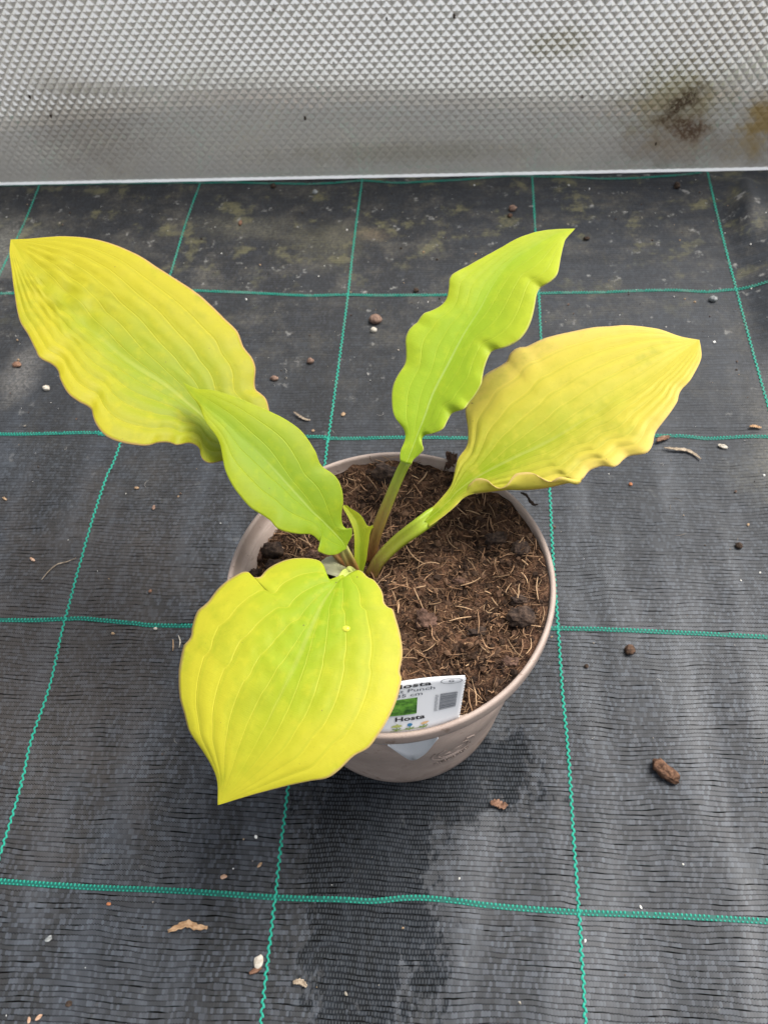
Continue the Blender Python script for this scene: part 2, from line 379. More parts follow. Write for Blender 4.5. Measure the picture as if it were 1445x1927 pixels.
STALK_DATA = {
 'A': [[-0.0231,0.0134,0.136,0.00384],[-0.0295,0.0142,0.15,0.00345],[-0.0537,0.0319,0.172,0.00311],[-0.0725,0.047,0.184,0.00312],[-0.0876,0.0607,0.19,0.00348]],
 'B': [[-0.0205,0.009,0.136,0.0035],[-0.0222,0.0087,0.146,0.00344],[-0.0245,0.0095,0.158,0.00323],[-0.0271,0.0121,0.168,0.00243]],
 'C': [[-0.0141,0.0173,0.136,0.00384],[-0.0102,0.0244,0.152,0.00377],[-0.0049,0.0298,0.167,0.00354],[0.0019,0.0364,0.184,0.00317],[0.0071,0.0405,0.197,0.00297],[0.0104,0.0417,0.205,0.00293]],
 'D': [[-0.0125,0.0084,0.136,0.00381],[-0.007,0.0131,0.1465,0.00391],[0.0035,0.0195,0.1565,0.00418],[0.0159,0.0248,0.1655,0.0046],[0.0235,0.0306,0.1675,0.00476],[0.034,0.0399,0.17,0.00247]],
 'E': [[-0.0193,0.0062,0.137,0.0038],[-0.0188,-0.0078,0.165,0.00357],[-0.0186,-0.0188,0.186,0.00368],[-0.0208,-0.0273,0.1935,0.00332],[-0.024,-0.0334,0.1945,0.00137]],
 'F': [[-0.0193,0.011,0.134,0.00256],[-0.0184,0.0091,0.142,0.0022]],
}

LEAF_DATA = {
 'A': {
  'o': [-0.0876,0.06069,0.19],
  'U': [-0.75355,0.58727,0.29542],
  'V': [-0.59878,-0.79864,0.06029],
  'N': [0.27134,-0.13146,0.95346],
  'par': {'arch': 0.008, 'fold': 0.16, 'cup': 0.1, 'droop': 0.0, 'veins': 6, 'rib': 0.0011, 'pucker': 0.0008, 'pt': 0.74, 'ruffle': 0.65},
  'mid': [[0.0,-0.0],[3.0,0.5],[5.9,1.0],[8.9,1.4],[12.0,1.6],[15.0,1.8],[18.1,1.9],[21.2,2.0],[24.3,2.1],[27.4,2.3],[30.5,2.4],[33.6,2.6],[36.7,2.8],[39.8,3.0],[42.9,3.3],[46.0,3.5],[49.2,3.7],[52.3,4.0],[55.4,4.3],[58.5,4.7],[61.6,5.2],[64.7,5.8],[67.7,6.4],[70.8,7.2],[73.8,7.9],[76.9,8.6],[80.0,9.2],[83.0,9.7],[86.1,10.2],[89.4,10.5],[92.7,10.7],[96.0,10.9],[99.3,11.1],[102.9,11.0],[106.5,11.0],[109.7,11.1],[112.7,11.4],[115.8,11.7],[119.1,11.8],[122.8,11.6],[127.0,11.0],[131.2,10.5],[134.5,10.5],[137.6,10.6],[141.3,10.3],[145.3,9.9],[148.5,9.9],[151.4,10.2],[155.1,9.9],[159.6,9.2],[163.7,8.8],[167.4,8.4],[171.2,7.9],[175.2,7.3],[179.0,6.5],[183.0,5.6],[187.0,4.6],[191.2,3.4],[195.4,2.3],[199.6,1.1],[203.8,0.0]],
  'left': [[0.0,-0.0],[-1.9,4.5],[-3.5,9.1],[-1.8,12.4],[1.6,14.1],[2.7,18.0],[3.9,21.8],[7.2,23.3],[11.2,22.1],[15.3,19.1],[19.3,18.9],[22.0,21.0],[22.9,25.1],[24.3,28.6],[28.1,29.6],[30.7,32.0],[32.4,35.3],[33.0,39.2],[34.7,42.4],[37.2,44.8],[39.8,47.1],[42.5,49.2],[45.4,51.2],[48.4,52.9],[51.7,54.1],[55.5,54.3],[59.5,53.7],[63.5,52.6],[67.5,50.7],[71.9,48.2],[75.4,48.5],[78.4,50.1],[81.9,50.9],[85.6,51.4],[89.7,50.8],[94.0,49.5],[98.3,47.9],[102.8,45.4],[107.1,44.3],[110.7,45.0],[113.6,46.7],[117.3,47.2],[122.0,45.4],[126.6,43.8],[131.1,42.2],[135.6,40.8],[139.9,39.9],[144.4,38.6],[149.0,36.4],[153.5,33.9],[158.0,31.2],[162.5,28.4],[167.0,25.6],[171.6,22.7],[176.1,19.8],[180.8,16.7],[185.4,13.8],[190.1,10.8],[194.8,7.6],[199.4,3.9],[203.8,0.0]],
  'right': [[0.0,-0.0],[-3.0,-2.5],[-6.0,-5.0],[-7.7,-8.3],[-7.5,-12.4],[-6.5,-16.4],[-4.6,-20.2],[-1.3,-23.3],[2.3,-26.0],[6.1,-28.2],[9.6,-30.6],[13.5,-32.4],[17.9,-32.8],[22.3,-32.9],[25.8,-35.4],[28.6,-38.5],[31.5,-41.7],[35.3,-44.2],[39.6,-45.9],[44.2,-46.7],[48.6,-47.8],[52.6,-49.8],[56.6,-51.6],[61.1,-52.4],[65.6,-52.6],[70.1,-52.7],[74.5,-53.0],[79.0,-53.2],[83.4,-53.3],[87.9,-53.4],[92.4,-53.3],[96.8,-52.9],[101.2,-52.4],[105.6,-51.7],[110.0,-51.0],[114.4,-50.3],[118.8,-49.7],[123.2,-49.0],[127.6,-48.4],[132.1,-47.9],[136.6,-47.2],[141.0,-46.3],[145.3,-45.1],[149.5,-43.8],[153.6,-42.4],[157.6,-40.8],[161.6,-39.0],[165.4,-37.0],[169.0,-34.8],[172.5,-32.4],[175.8,-29.9],[178.9,-27.2],[182.0,-24.4],[184.9,-21.5],[187.6,-18.4],[190.3,-15.3],[192.9,-12.1],[195.5,-9.0],[198.2,-5.9],[201.0,-3.0],[203.8,0.0]],
 },
 'B': {
  'o': [-0.02368,0.00877,0.166],
  'U': [-0.70565,0.53724,0.46199],
  'V': [-0.61823,-0.78539,-0.03097],
  'N': [0.3462,-0.30747,0.88635],
  'par': {'arch': 0.01, 'fold': 0.22, 'cup': 0.15, 'droop': 0.004, 'veins': 3, 'rib': 0.00022, 'pucker': 0.0, 'ruffle': 0.9},
  'mid': [[0.0,0.0],[2.1,-0.5],[4.3,-0.8],[6.5,-0.8],[8.7,-0.7],[10.9,-0.6],[13.1,-0.5],[15.4,-0.4],[17.5,-0.1],[19.7,0.1],[21.9,0.4],[24.1,0.7],[26.3,1.0],[28.5,1.2],[30.6,1.3],[32.8,1.3],[35.0,1.3],[37.2,1.3],[39.3,1.3],[41.5,1.3],[43.7,1.3],[45.8,1.2],[48.0,1.2],[50.2,1.1],[52.4,1.1],[54.6,1.0],[56.7,1.0],[58.9,0.9],[61.1,0.8],[63.3,0.7],[65.5,0.6],[67.7,0.6],[69.9,0.5],[72.1,0.5],[74.3,0.5],[76.5,0.6],[78.7,0.7],[80.9,0.8],[83.1,0.9],[85.3,0.9],[87.6,0.8],[89.8,0.7],[92.1,0.6],[94.3,0.5],[96.6,0.4],[98.9,0.3],[101.2,0.3],[103.4,0.4],[105.7,0.6],[108.0,0.8],[110.2,1.0],[112.5,1.1],[114.9,1.1],[117.2,1.0],[119.6,0.8],[122.0,0.5],[124.4,0.2],[126.8,-0.2],[129.3,-0.6],[131.7,-1.0],[134.2,-1.3]],
  'left': [[0.0,0.0],[0.7,2.8],[1.2,5.8],[2.3,8.4],[3.9,10.7],[5.8,12.5],[8.1,13.9],[10.4,15.1],[11.8,12.9],[12.9,10.3],[15.3,10.2],[17.8,10.4],[20.1,11.5],[21.8,13.5],[23.5,15.6],[25.3,17.4],[27.2,19.1],[29.2,20.7],[31.2,22.1],[33.4,23.3],[35.7,23.9],[38.2,23.6],[40.6,23.4],[43.0,23.9],[45.3,24.5],[47.6,25.2],[49.9,25.9],[52.2,26.5],[54.6,26.6],[57.1,26.5],[59.5,26.3],[61.9,26.0],[64.3,25.7],[66.8,25.3],[69.2,24.7],[71.6,24.0],[74.0,23.1],[76.3,22.1],[78.6,20.9],[80.9,19.4],[83.1,17.8],[85.2,16.3],[87.5,14.6],[89.7,13.1],[92.1,11.8],[94.6,10.8],[97.2,10.0],[99.7,9.6],[102.3,9.2],[104.9,8.7],[107.4,7.7],[110.0,6.6],[112.6,5.1],[115.2,3.8],[117.8,3.0],[120.5,2.5],[123.2,2.0],[125.9,1.2],[128.7,0.4],[131.4,-0.5],[134.2,-1.3]],
  'right': [[0.0,0.0],[1.4,-2.0],[2.2,-4.3],[3.0,-6.5],[4.6,-8.2],[6.7,-9.3],[8.0,-7.5],[10.5,-7.1],[12.8,-7.9],[14.7,-9.3],[16.5,-11.0],[18.1,-12.9],[19.6,-14.8],[21.4,-16.6],[23.4,-18.2],[25.5,-19.6],[27.8,-20.7],[30.1,-21.6],[32.6,-22.1],[35.2,-22.1],[37.7,-21.8],[40.2,-21.2],[42.8,-20.8],[45.3,-21.1],[47.7,-21.9],[50.0,-23.0],[52.4,-23.9],[54.9,-24.5],[57.4,-25.1],[60.0,-25.6],[62.6,-26.0],[65.1,-26.2],[67.7,-26.2],[70.3,-25.9],[72.8,-25.5],[75.3,-25.0],[77.8,-24.4],[80.3,-23.7],[82.7,-22.9],[85.1,-22.1],[87.6,-21.3],[89.9,-20.4],[92.3,-19.5],[94.7,-18.6],[97.1,-17.8],[99.5,-16.9],[101.9,-16.0],[104.3,-15.1],[106.7,-14.1],[109.0,-13.1],[111.3,-12.1],[113.6,-11.0],[115.9,-9.9],[118.1,-8.6],[120.2,-7.2],[122.1,-5.7],[124.1,-4.2],[126.5,-3.1],[128.9,-2.3],[131.5,-1.7],[134.2,-1.3]],
 },
 'C': {
  'o': [0.01043,0.04019,0.205],
  'U': [0.56301,0.73725,0.37347],
  'V': [-0.7989,0.60121,0.01751],
  'N': [-0.21162,-0.30822,0.92748],
  'par': {'arch': 0.006, 'fold': 0.3, 'cup': 0.15, 'droop': 0.004, 'veins': 4, 'rib': 0.0002, 'pucker': 0.0, 'ruffle': 1.0},
  'mid': [[0.0,0.0],[2.7,0.4],[5.4,1.0],[8.1,1.6],[10.8,2.2],[13.4,2.8],[16.1,3.4],[18.8,4.0],[21.6,4.6],[24.3,5.2],[27.0,5.9],[29.7,6.6],[32.4,7.4],[35.1,8.2],[37.9,8.9],[40.6,9.6],[43.4,10.1],[46.2,10.6],[49.0,11.0],[51.8,11.3],[54.6,11.7],[57.4,12.0],[60.2,12.4],[63.1,12.8],[65.9,13.2],[68.8,13.7],[71.6,14.1],[74.5,14.5],[77.4,14.9],[80.3,15.2],[83.2,15.5],[86.1,15.7],[89.0,15.9],[91.9,16.1],[94.8,16.4],[97.8,16.7],[100.7,17.2],[103.7,17.8],[106.7,18.3],[109.7,18.9],[112.7,19.2],[115.7,19.5],[118.8,19.6],[121.8,19.6],[124.8,19.5],[127.7,19.2],[130.6,18.6],[133.3,17.8],[136.0,16.9],[138.7,15.8],[141.4,14.8],[144.1,13.8],[146.8,12.9],[149.6,11.9],[152.3,10.9],[155.0,9.8],[157.6,8.6],[160.0,7.1],[162.2,5.4],[164.3,3.6],[166.5,1.8]],
  'left': [[-0.8,3.4],[1.7,5.3],[4.6,6.6],[7.8,7.3],[11.0,8.4],[13.7,10.4],[15.4,12.9],[16.3,15.7],[17.3,18.6],[19.0,21.3],[21.4,23.8],[23.9,25.9],[26.6,27.9],[29.5,29.6],[32.6,30.9],[35.8,31.7],[39.1,32.2],[42.5,32.5],[45.9,32.9],[49.0,34.2],[51.8,36.0],[54.4,37.9],[57.0,39.9],[60.0,41.3],[63.3,42.0],[66.7,41.9],[70.0,41.2],[73.2,41.2],[76.4,40.7],[79.2,39.1],[82.1,37.6],[85.2,36.4],[88.5,35.9],[91.9,36.4],[95.0,37.7],[98.0,39.2],[100.8,40.8],[104.2,41.3],[107.5,40.5],[110.6,39.3],[113.6,37.9],[116.7,36.6],[119.7,35.3],[122.7,33.9],[125.8,32.6],[128.8,31.2],[131.8,29.9],[134.8,28.5],[137.9,27.2],[140.9,25.8],[143.8,24.3],[146.6,22.6],[149.3,20.7],[151.9,18.8],[154.3,16.6],[156.6,14.4],[158.7,12.0],[160.8,9.5],[162.7,7.0],[164.6,4.4],[166.5,1.8]],
  'right': [[1.0,-3.2],[3.5,-2.5],[6.1,-3.5],[8.7,-4.6],[11.2,-5.0],[13.6,-2.0],[16.5,0.8],[19.0,0.2],[20.3,-3.4],[22.2,-5.9],[24.1,-8.2],[26.7,-9.0],[29.8,-8.1],[32.8,-7.4],[35.8,-6.9],[37.7,-9.2],[39.1,-12.3],[41.4,-13.6],[44.6,-13.0],[47.3,-13.4],[50.0,-13.6],[52.8,-13.5],[55.6,-13.3],[58.4,-12.4],[61.2,-10.7],[64.1,-9.2],[66.9,-8.1],[69.7,-7.2],[72.8,-6.3],[76.1,-5.4],[78.1,-7.3],[79.4,-10.2],[81.2,-12.3],[83.4,-13.9],[85.7,-15.4],[88.1,-16.5],[91.0,-16.8],[93.9,-16.7],[96.9,-16.3],[99.9,-15.5],[102.9,-14.5],[105.9,-13.2],[108.9,-11.8],[112.0,-10.2],[115.2,-8.4],[118.6,-6.9],[122.1,-6.1],[124.0,-8.0],[126.2,-9.5],[128.9,-10.3],[132.0,-10.4],[135.5,-9.0],[139.0,-7.1],[142.4,-5.2],[145.8,-3.5],[149.2,-1.8],[152.8,-0.1],[156.4,1.5],[159.7,1.8],[163.0,1.7],[166.5,1.8]],
 },
 'flap': {
  't0': 0.1167,
  't1': 0.4333,
  'pts': [[32.0,2.0],[35.2,1.5],[38.5,0.9],[41.2,-2.0],[42.9,-5.9],[43.3,-10.4],[44.3,-14.4],[47.1,-16.3],[50.5,-16.0],[53.6,-14.8],[56.9,-14.3],[59.9,-15.9],[62.7,-18.0],[64.8,-20.7],[66.0,-24.2],[67.1,-27.6],[69.3,-29.8],[72.6,-30.5],[75.5,-31.9],[76.7,-35.1]],
 },
 'D': {
  'o': [0.01987,0.0273,0.1668],
  'U': [0.82379,0.49408,0.27793],
  'V': [-0.51355,0.85806,-0.00322],
  'N': [-0.24007,-0.14008,0.9606],
  'par': {'arch': 0.006, 'fold': 0.2, 'cup': 0.12, 'droop': 0.0, 'veins': 6, 'rib': 0.0011, 'pucker': 0.00022, 'pt': 0.66, 'ruffle': 0.6},
  'mid': [[-0.0,-0.0],[3.2,0.2],[6.3,0.4],[9.5,0.6],[12.6,0.9],[15.8,1.3],[18.9,1.7],[22.0,2.5],[25.0,3.3],[28.2,3.5],[31.4,3.6],[34.5,3.6],[37.7,3.4],[40.8,3.2],[44.0,2.8],[47.1,2.4],[50.2,1.9],[53.3,1.4],[56.3,0.8],[59.4,0.3],[62.5,-0.3],[65.5,-0.9],[68.6,-1.5],[71.6,-2.2],[74.7,-2.8],[77.7,-3.3],[80.8,-3.8],[83.8,-4.2],[86.9,-4.6],[90.0,-4.8],[93.1,-5.0],[96.2,-5.1],[99.3,-5.3],[102.5,-5.3],[105.7,-5.2],[108.8,-5.3],[111.9,-5.4],[115.0,-5.5],[118.1,-5.5],[121.3,-5.5],[124.5,-5.5],[127.7,-5.5],[130.8,-5.7],[133.9,-5.9],[137.1,-5.9],[140.3,-5.7],[143.4,-5.7],[146.6,-5.7],[149.8,-5.4],[153.1,-5.0],[156.4,-4.7],[159.6,-4.3],[162.9,-3.8],[166.2,-3.2],[169.5,-2.6],[172.8,-2.0],[176.2,-1.5],[179.5,-1.1],[182.8,-0.7],[186.2,-0.4],[189.5,-0.0]],
  'left': [[-0.5,4.1],[3.3,4.3],[7.1,4.5],[10.9,5.0],[14.6,5.8],[18.3,6.8],[21.9,8.0],[25.4,9.7],[28.5,12.2],[31.3,14.9],[34.1,17.6],[37.1,20.2],[40.7,21.8],[44.4,23.4],[47.6,25.9],[50.0,29.2],[52.2,32.7],[54.1,36.5],[55.9,40.3],[57.9,43.9],[61.1,46.6],[64.8,48.6],[68.6,50.3],[72.3,52.2],[75.8,54.2],[79.5,55.5],[83.5,55.7],[87.5,55.4],[91.4,55.3],[95.4,55.7],[98.6,57.7],[102.5,58.6],[106.3,58.1],[109.7,56.4],[113.5,55.7],[117.3,55.0],[121.1,54.1],[124.7,52.9],[128.3,51.5],[131.8,50.0],[135.3,48.4],[138.7,46.8],[142.2,45.2],[145.6,43.5],[148.9,41.7],[152.1,39.6],[155.1,37.5],[158.3,35.4],[161.4,33.4],[164.3,31.1],[167.0,28.6],[169.7,26.0],[172.2,23.3],[174.7,20.5],[176.9,17.6],[178.8,14.5],[180.6,11.3],[182.5,8.2],[184.7,5.3],[187.1,2.6],[189.5,-0.0]],
  'right': [[0.5,-4.4],[4.0,-4.5],[7.5,-4.6],[11.1,-4.6],[14.6,-4.4],[18.1,-4.2],[21.6,-3.6],[25.1,-2.5],[28.6,-2.8],[31.9,-4.2],[35.1,-6.0],[38.1,-8.1],[41.1,-10.1],[44.1,-12.1],[47.0,-14.1],[49.8,-16.3],[52.4,-18.8],[55.1,-21.3],[57.8,-23.5],[60.6,-25.6],[63.4,-27.5],[66.3,-29.3],[69.3,-30.8],[72.4,-32.1],[75.5,-33.2],[78.2,-35.3],[79.7,-39.1],[83.2,-38.4],[86.8,-36.5],[90.3,-34.9],[93.5,-35.6],[96.5,-36.9],[98.8,-39.5],[100.6,-42.6],[104.0,-42.8],[107.7,-41.3],[111.2,-40.9],[113.9,-42.7],[116.4,-44.9],[119.1,-46.5],[122.5,-45.5],[125.9,-43.0],[128.9,-39.8],[132.2,-37.3],[135.6,-35.9],[139.0,-34.7],[142.5,-33.4],[146.0,-31.9],[149.5,-30.3],[153.0,-28.3],[156.4,-25.0],[159.9,-22.9],[163.3,-22.2],[166.9,-21.1],[170.6,-19.1],[174.2,-17.0],[177.8,-14.8],[181.3,-12.1],[184.3,-8.4],[187.0,-4.2],[189.5,-0.0]],
 },
 'E': {
  'o': [-0.01971,-0.02688,0.196],
  'U': [-0.36336,-0.93117,-0.02998],
  'V': [0.93159,-0.36351,-0.00032],
  'N': [-0.0106,-0.02805,0.99955],
  'par': {'arch': 0.007, 'fold': 0.05, 'cup': 0.13, 'droop': 0.012, 'veins': 5, 'rib': 0.0007, 'pucker': 0.00025, 'pt': 0.45, 'ruffle': 0.5},
  'mid': [[0.0,0.0],[2.6,-0.1],[5.2,-0.2],[7.7,-0.4],[10.2,-0.5],[12.7,-0.7],[15.2,-0.8],[17.6,-1.0],[20.1,-1.0],[22.6,-0.9],[25.0,-0.7],[27.4,-0.4],[29.8,-0.1],[32.2,0.1],[34.6,0.4],[36.9,0.6],[39.2,0.9],[41.5,1.2],[43.8,1.5],[46.2,1.8],[48.5,2.1],[50.6,2.3],[52.7,2.3],[54.9,2.5],[57.1,2.6],[59.1,2.7],[61.2,2.7],[63.4,2.8],[65.6,3.0],[67.6,2.9],[69.6,2.9],[71.7,2.9],[73.7,2.9],[75.6,2.8],[77.6,2.8],[79.6,2.8],[81.6,2.9],[83.6,2.9],[85.5,2.8],[87.4,2.7],[89.3,2.5],[91.2,2.4],[93.0,2.2],[94.9,2.1],[96.8,1.9],[98.6,1.7],[100.5,1.5],[102.3,1.2],[104.1,1.0],[105.9,0.7],[107.7,0.3],[109.5,-0.1],[111.3,-0.5],[113.0,-0.9],[114.8,-1.4],[116.6,-1.9],[118.3,-2.4],[120.1,-2.8],[121.8,-3.3],[123.5,-3.8],[125.3,-4.3]],
  'left': [[0.0,0.0],[2.5,-2.3],[5.2,-4.4],[6.4,-7.1],[2.9,-9.4],[-0.9,-11.7],[-2.8,-15.2],[-2.4,-18.6],[-1.4,-21.8],[-0.1,-25.0],[1.4,-28.1],[3.4,-30.9],[5.8,-33.3],[8.5,-35.4],[11.4,-37.2],[14.9,-38.1],[18.9,-38.1],[19.7,-41.5],[17.5,-46.1],[18.5,-49.3],[21.4,-51.1],[24.2,-52.8],[27.2,-54.4],[30.3,-55.6],[33.6,-56.4],[37.1,-56.6],[40.6,-56.8],[43.6,-58.0],[46.3,-59.7],[49.7,-59.4],[53.2,-58.4],[56.6,-57.2],[60.0,-55.3],[63.1,-55.2],[65.7,-56.6],[69.0,-55.6],[72.3,-54.4],[75.4,-53.2],[78.4,-51.9],[81.3,-50.2],[84.2,-48.5],[86.9,-46.7],[89.6,-44.7],[92.0,-42.5],[94.3,-40.0],[96.6,-37.7],[98.9,-35.5],[101.1,-33.3],[102.9,-30.6],[104.4,-27.7],[105.8,-24.8],[107.2,-22.0],[108.7,-19.3],[110.2,-16.6],[111.9,-14.1],[113.7,-11.7],[115.7,-9.7],[118.0,-8.0],[120.4,-6.7],[122.8,-5.5],[125.3,-4.3]],
  'right': [[0.0,0.0],[1.0,3.2],[-2.1,4.6],[-5.8,5.6],[-5.2,9.2],[-3.2,12.8],[-3.1,16.2],[-1.3,19.4],[1.0,22.5],[4.1,25.0],[7.6,27.2],[8.9,29.8],[8.8,32.4],[11.7,34.9],[14.6,37.2],[17.4,39.5],[20.3,41.6],[23.2,43.5],[26.2,45.3],[29.3,46.8],[32.6,47.9],[36.0,48.7],[39.0,49.7],[40.8,51.5],[44.0,52.3],[47.2,53.0],[50.3,53.5],[53.5,53.8],[56.6,53.9],[59.7,53.8],[62.7,53.6],[65.7,53.3],[68.7,52.8],[71.6,52.2],[74.5,51.6],[77.2,50.6],[79.6,48.9],[81.9,47.0],[84.4,45.5],[87.0,44.4],[89.6,43.3],[92.2,42.0],[94.6,40.5],[96.7,38.5],[98.3,36.0],[99.7,33.4],[101.3,30.9],[102.9,28.3],[104.5,25.8],[106.1,23.3],[107.8,20.8],[109.5,18.3],[111.2,15.8],[112.9,13.3],[114.6,10.8],[116.4,8.3],[118.1,5.8],[119.9,3.3],[121.7,0.8],[123.5,-1.7],[125.3,-4.3]],
 },
 'F': {
  'o': [-0.01849,0.00857,0.141],
  'U': [-0.23033,0.76622,0.59988],
  'V': [-0.96018,-0.27912,-0.01217],
  'N': [0.15811,-0.57879,0.8],
  'par': {'arch': 0.004, 'fold': 0.5, 'cup': 0.2, 'droop': 0.003, 'veins': 2, 'rib': 0.0, 'pucker': 0.0, 'ruffle': 0.6},
  'mid': [[0.0,0.0],[0.7,-0.2],[1.4,-0.3],[2.1,-0.5],[2.9,-0.6],[3.6,-0.8],[4.3,-0.9],[5.0,-1.1],[5.7,-1.2],[6.4,-1.4],[7.1,-1.5],[7.8,-1.7],[8.5,-1.8],[9.2,-2.0],[9.9,-2.1],[10.6,-2.3],[11.3,-2.4],[12.0,-2.6],[12.7,-2.8],[13.4,-2.9],[14.1,-3.1],[14.8,-3.3],[15.5,-3.4],[16.1,-3.6],[16.8,-3.8],[17.5,-3.9],[18.2,-4.1],[18.9,-4.2],[19.6,-4.3],[20.3,-4.5],[21.0,-4.6],[21.7,-4.7],[22.4,-4.8],[23.1,-4.9],[23.8,-5.0],[24.5,-5.0],[25.2,-5.1],[25.9,-5.2],[26.6,-5.2],[27.3,-5.2],[28.0,-5.2],[28.7,-5.1],[29.4,-5.0],[30.1,-4.9],[30.7,-4.7],[31.4,-4.5],[32.1,-4.3],[32.7,-4.0],[33.4,-3.7],[34.0,-3.5],[34.6,-3.2],[35.3,-2.9],[35.9,-2.6],[36.6,-2.3],[37.2,-2.0],[37.8,-1.7],[38.4,-1.4],[39.0,-1.0],[39.7,-0.7],[40.3,-0.4],[40.9,-0.1]],
  'left': [[0.9,2.1],[1.6,2.1],[2.3,2.2],[3.0,2.2],[3.7,2.1],[4.4,2.0],[5.1,1.9],[5.8,1.8],[6.5,1.6],[7.2,1.5],[7.9,1.3],[8.5,1.2],[9.2,1.1],[9.9,0.9],[10.6,0.8],[11.2,0.6],[11.9,0.5],[12.6,0.3],[13.3,0.2],[13.9,0.0],[14.6,-0.2],[15.3,-0.3],[15.9,-0.5],[16.6,-0.7],[17.3,-0.8],[17.9,-1.0],[18.6,-1.1],[19.3,-1.3],[19.9,-1.4],[20.6,-1.5],[21.3,-1.6],[22.0,-1.7],[22.6,-1.8],[23.3,-1.9],[24.0,-1.9],[24.7,-1.9],[25.3,-2.0],[26.0,-2.0],[26.7,-1.9],[27.4,-1.9],[28.0,-1.8],[28.7,-1.7],[29.4,-1.6],[30.0,-1.4],[30.7,-1.3],[31.4,-1.2],[32.0,-1.1],[32.7,-1.0],[33.4,-0.8],[34.0,-0.7],[34.7,-0.5],[35.3,-0.3],[36.0,-0.1],[36.6,0.1],[37.2,0.3],[37.9,0.5],[38.6,0.7],[39.2,0.9],[39.9,0.8],[40.5,0.4],[40.9,-0.1]],
  'right': [[-0.4,-2.1],[0.4,-2.5],[1.2,-2.9],[2.0,-3.4],[2.8,-3.8],[3.6,-4.2],[4.4,-4.6],[5.2,-5.0],[6.0,-5.4],[6.8,-5.7],[7.6,-6.1],[8.5,-6.4],[9.3,-6.7],[10.2,-6.9],[11.0,-7.2],[11.8,-7.5],[12.7,-7.8],[13.5,-8.1],[14.3,-8.5],[15.2,-8.8],[16.0,-9.1],[16.8,-9.4],[17.6,-9.7],[18.5,-9.9],[19.3,-10.2],[20.1,-10.5],[20.9,-10.9],[21.7,-11.3],[22.4,-11.8],[23.1,-12.3],[23.7,-12.9],[24.0,-13.7],[24.4,-14.5],[25.2,-14.5],[25.7,-13.8],[25.6,-13.0],[25.4,-12.1],[25.4,-11.3],[26.0,-10.7],[26.7,-10.3],[27.6,-10.0],[28.4,-9.8],[29.3,-9.6],[30.1,-9.4],[30.9,-9.1],[31.7,-8.8],[32.5,-8.4],[33.3,-8.0],[34.0,-7.5],[34.7,-6.9],[35.3,-6.4],[35.9,-5.7],[36.5,-5.1],[37.1,-4.5],[37.7,-3.8],[38.3,-3.2],[38.9,-2.6],[39.7,-2.4],[40.2,-1.7],[40.5,-0.9],[40.9,-0.1]],
 },
 'G': {
  'o': [-0.02478,0.00807,0.141],
  'U': [-0.93419,0.26328,0.24076],
  'V': [-0.27813,-0.9601,-0.02927],
  'N': [0.22345,-0.0943,0.97014],
  'par': {'arch': 0.004, 'fold': 0.3, 'cup': 0.3, 'droop': 0.003, 'veins': 4, 'rib': 0.0004, 'pucker': 0.0, 'ruffle': 0.0},
  'mid': [[0.0,-0.0],[0.3,0.1],[0.6,0.2],[0.9,0.3],[1.1,0.4],[1.4,0.4],[1.7,0.5],[2.0,0.6],[2.3,0.6],[2.6,0.7],[2.9,0.7],[3.2,0.8],[3.4,0.8],[3.7,0.9],[4.0,0.9],[4.3,0.9],[4.6,1.0],[4.9,1.0],[5.2,1.0],[5.5,1.1],[5.8,1.1],[6.1,1.1],[6.4,1.1],[6.7,1.1],[7.0,1.2],[7.3,1.2],[7.5,1.2],[7.8,1.2],[8.1,1.2],[8.4,1.2],[8.7,1.1],[9.0,1.1],[9.3,1.1],[9.6,1.1],[10.0,1.1],[10.3,1.0],[10.6,1.0],[10.9,0.9],[11.2,0.9],[11.5,0.8],[11.8,0.8],[12.1,0.7],[12.4,0.6],[12.7,0.6],[13.0,0.5],[13.4,0.4],[13.7,0.3],[14.0,0.3],[14.3,0.2],[14.6,0.1],[14.9,-0.0],[15.3,-0.2],[15.6,-0.3],[15.9,-0.4],[16.2,-0.5],[16.6,-0.7],[16.9,-0.8],[17.2,-1.0],[17.6,-1.1],[17.9,-1.3],[18.2,-1.4]],
  'left': [[1.0,2.7],[1.3,3.0],[1.5,3.3],[1.8,3.6],[2.1,3.9],[2.3,4.2],[2.6,4.5],[2.9,4.8],[3.1,5.1],[3.4,5.4],[3.7,5.6],[4.0,5.9],[4.3,6.1],[4.5,6.4],[4.8,6.5],[5.1,6.7],[5.5,6.8],[5.8,6.9],[6.1,6.9],[6.4,6.9],[6.8,7.0],[7.1,7.1],[7.4,7.1],[7.7,7.2],[8.1,7.3],[8.4,7.3],[8.7,7.4],[9.0,7.4],[9.4,7.4],[9.7,7.5],[10.0,7.5],[10.4,7.5],[10.7,7.5],[11.0,7.6],[11.3,7.6],[11.7,7.6],[12.0,7.6],[12.4,7.5],[12.7,7.3],[13.0,7.1],[13.3,6.8],[13.6,6.5],[13.9,6.2],[14.2,5.9],[14.5,5.6],[14.7,5.3],[15.0,4.9],[15.3,4.6],[15.5,4.2],[15.8,3.8],[16.1,3.4],[16.3,3.0],[16.5,2.5],[16.8,2.0],[17.0,1.6],[17.2,1.1],[17.4,0.6],[17.6,0.1],[17.8,-0.4],[18.0,-0.9],[18.2,-1.4]],
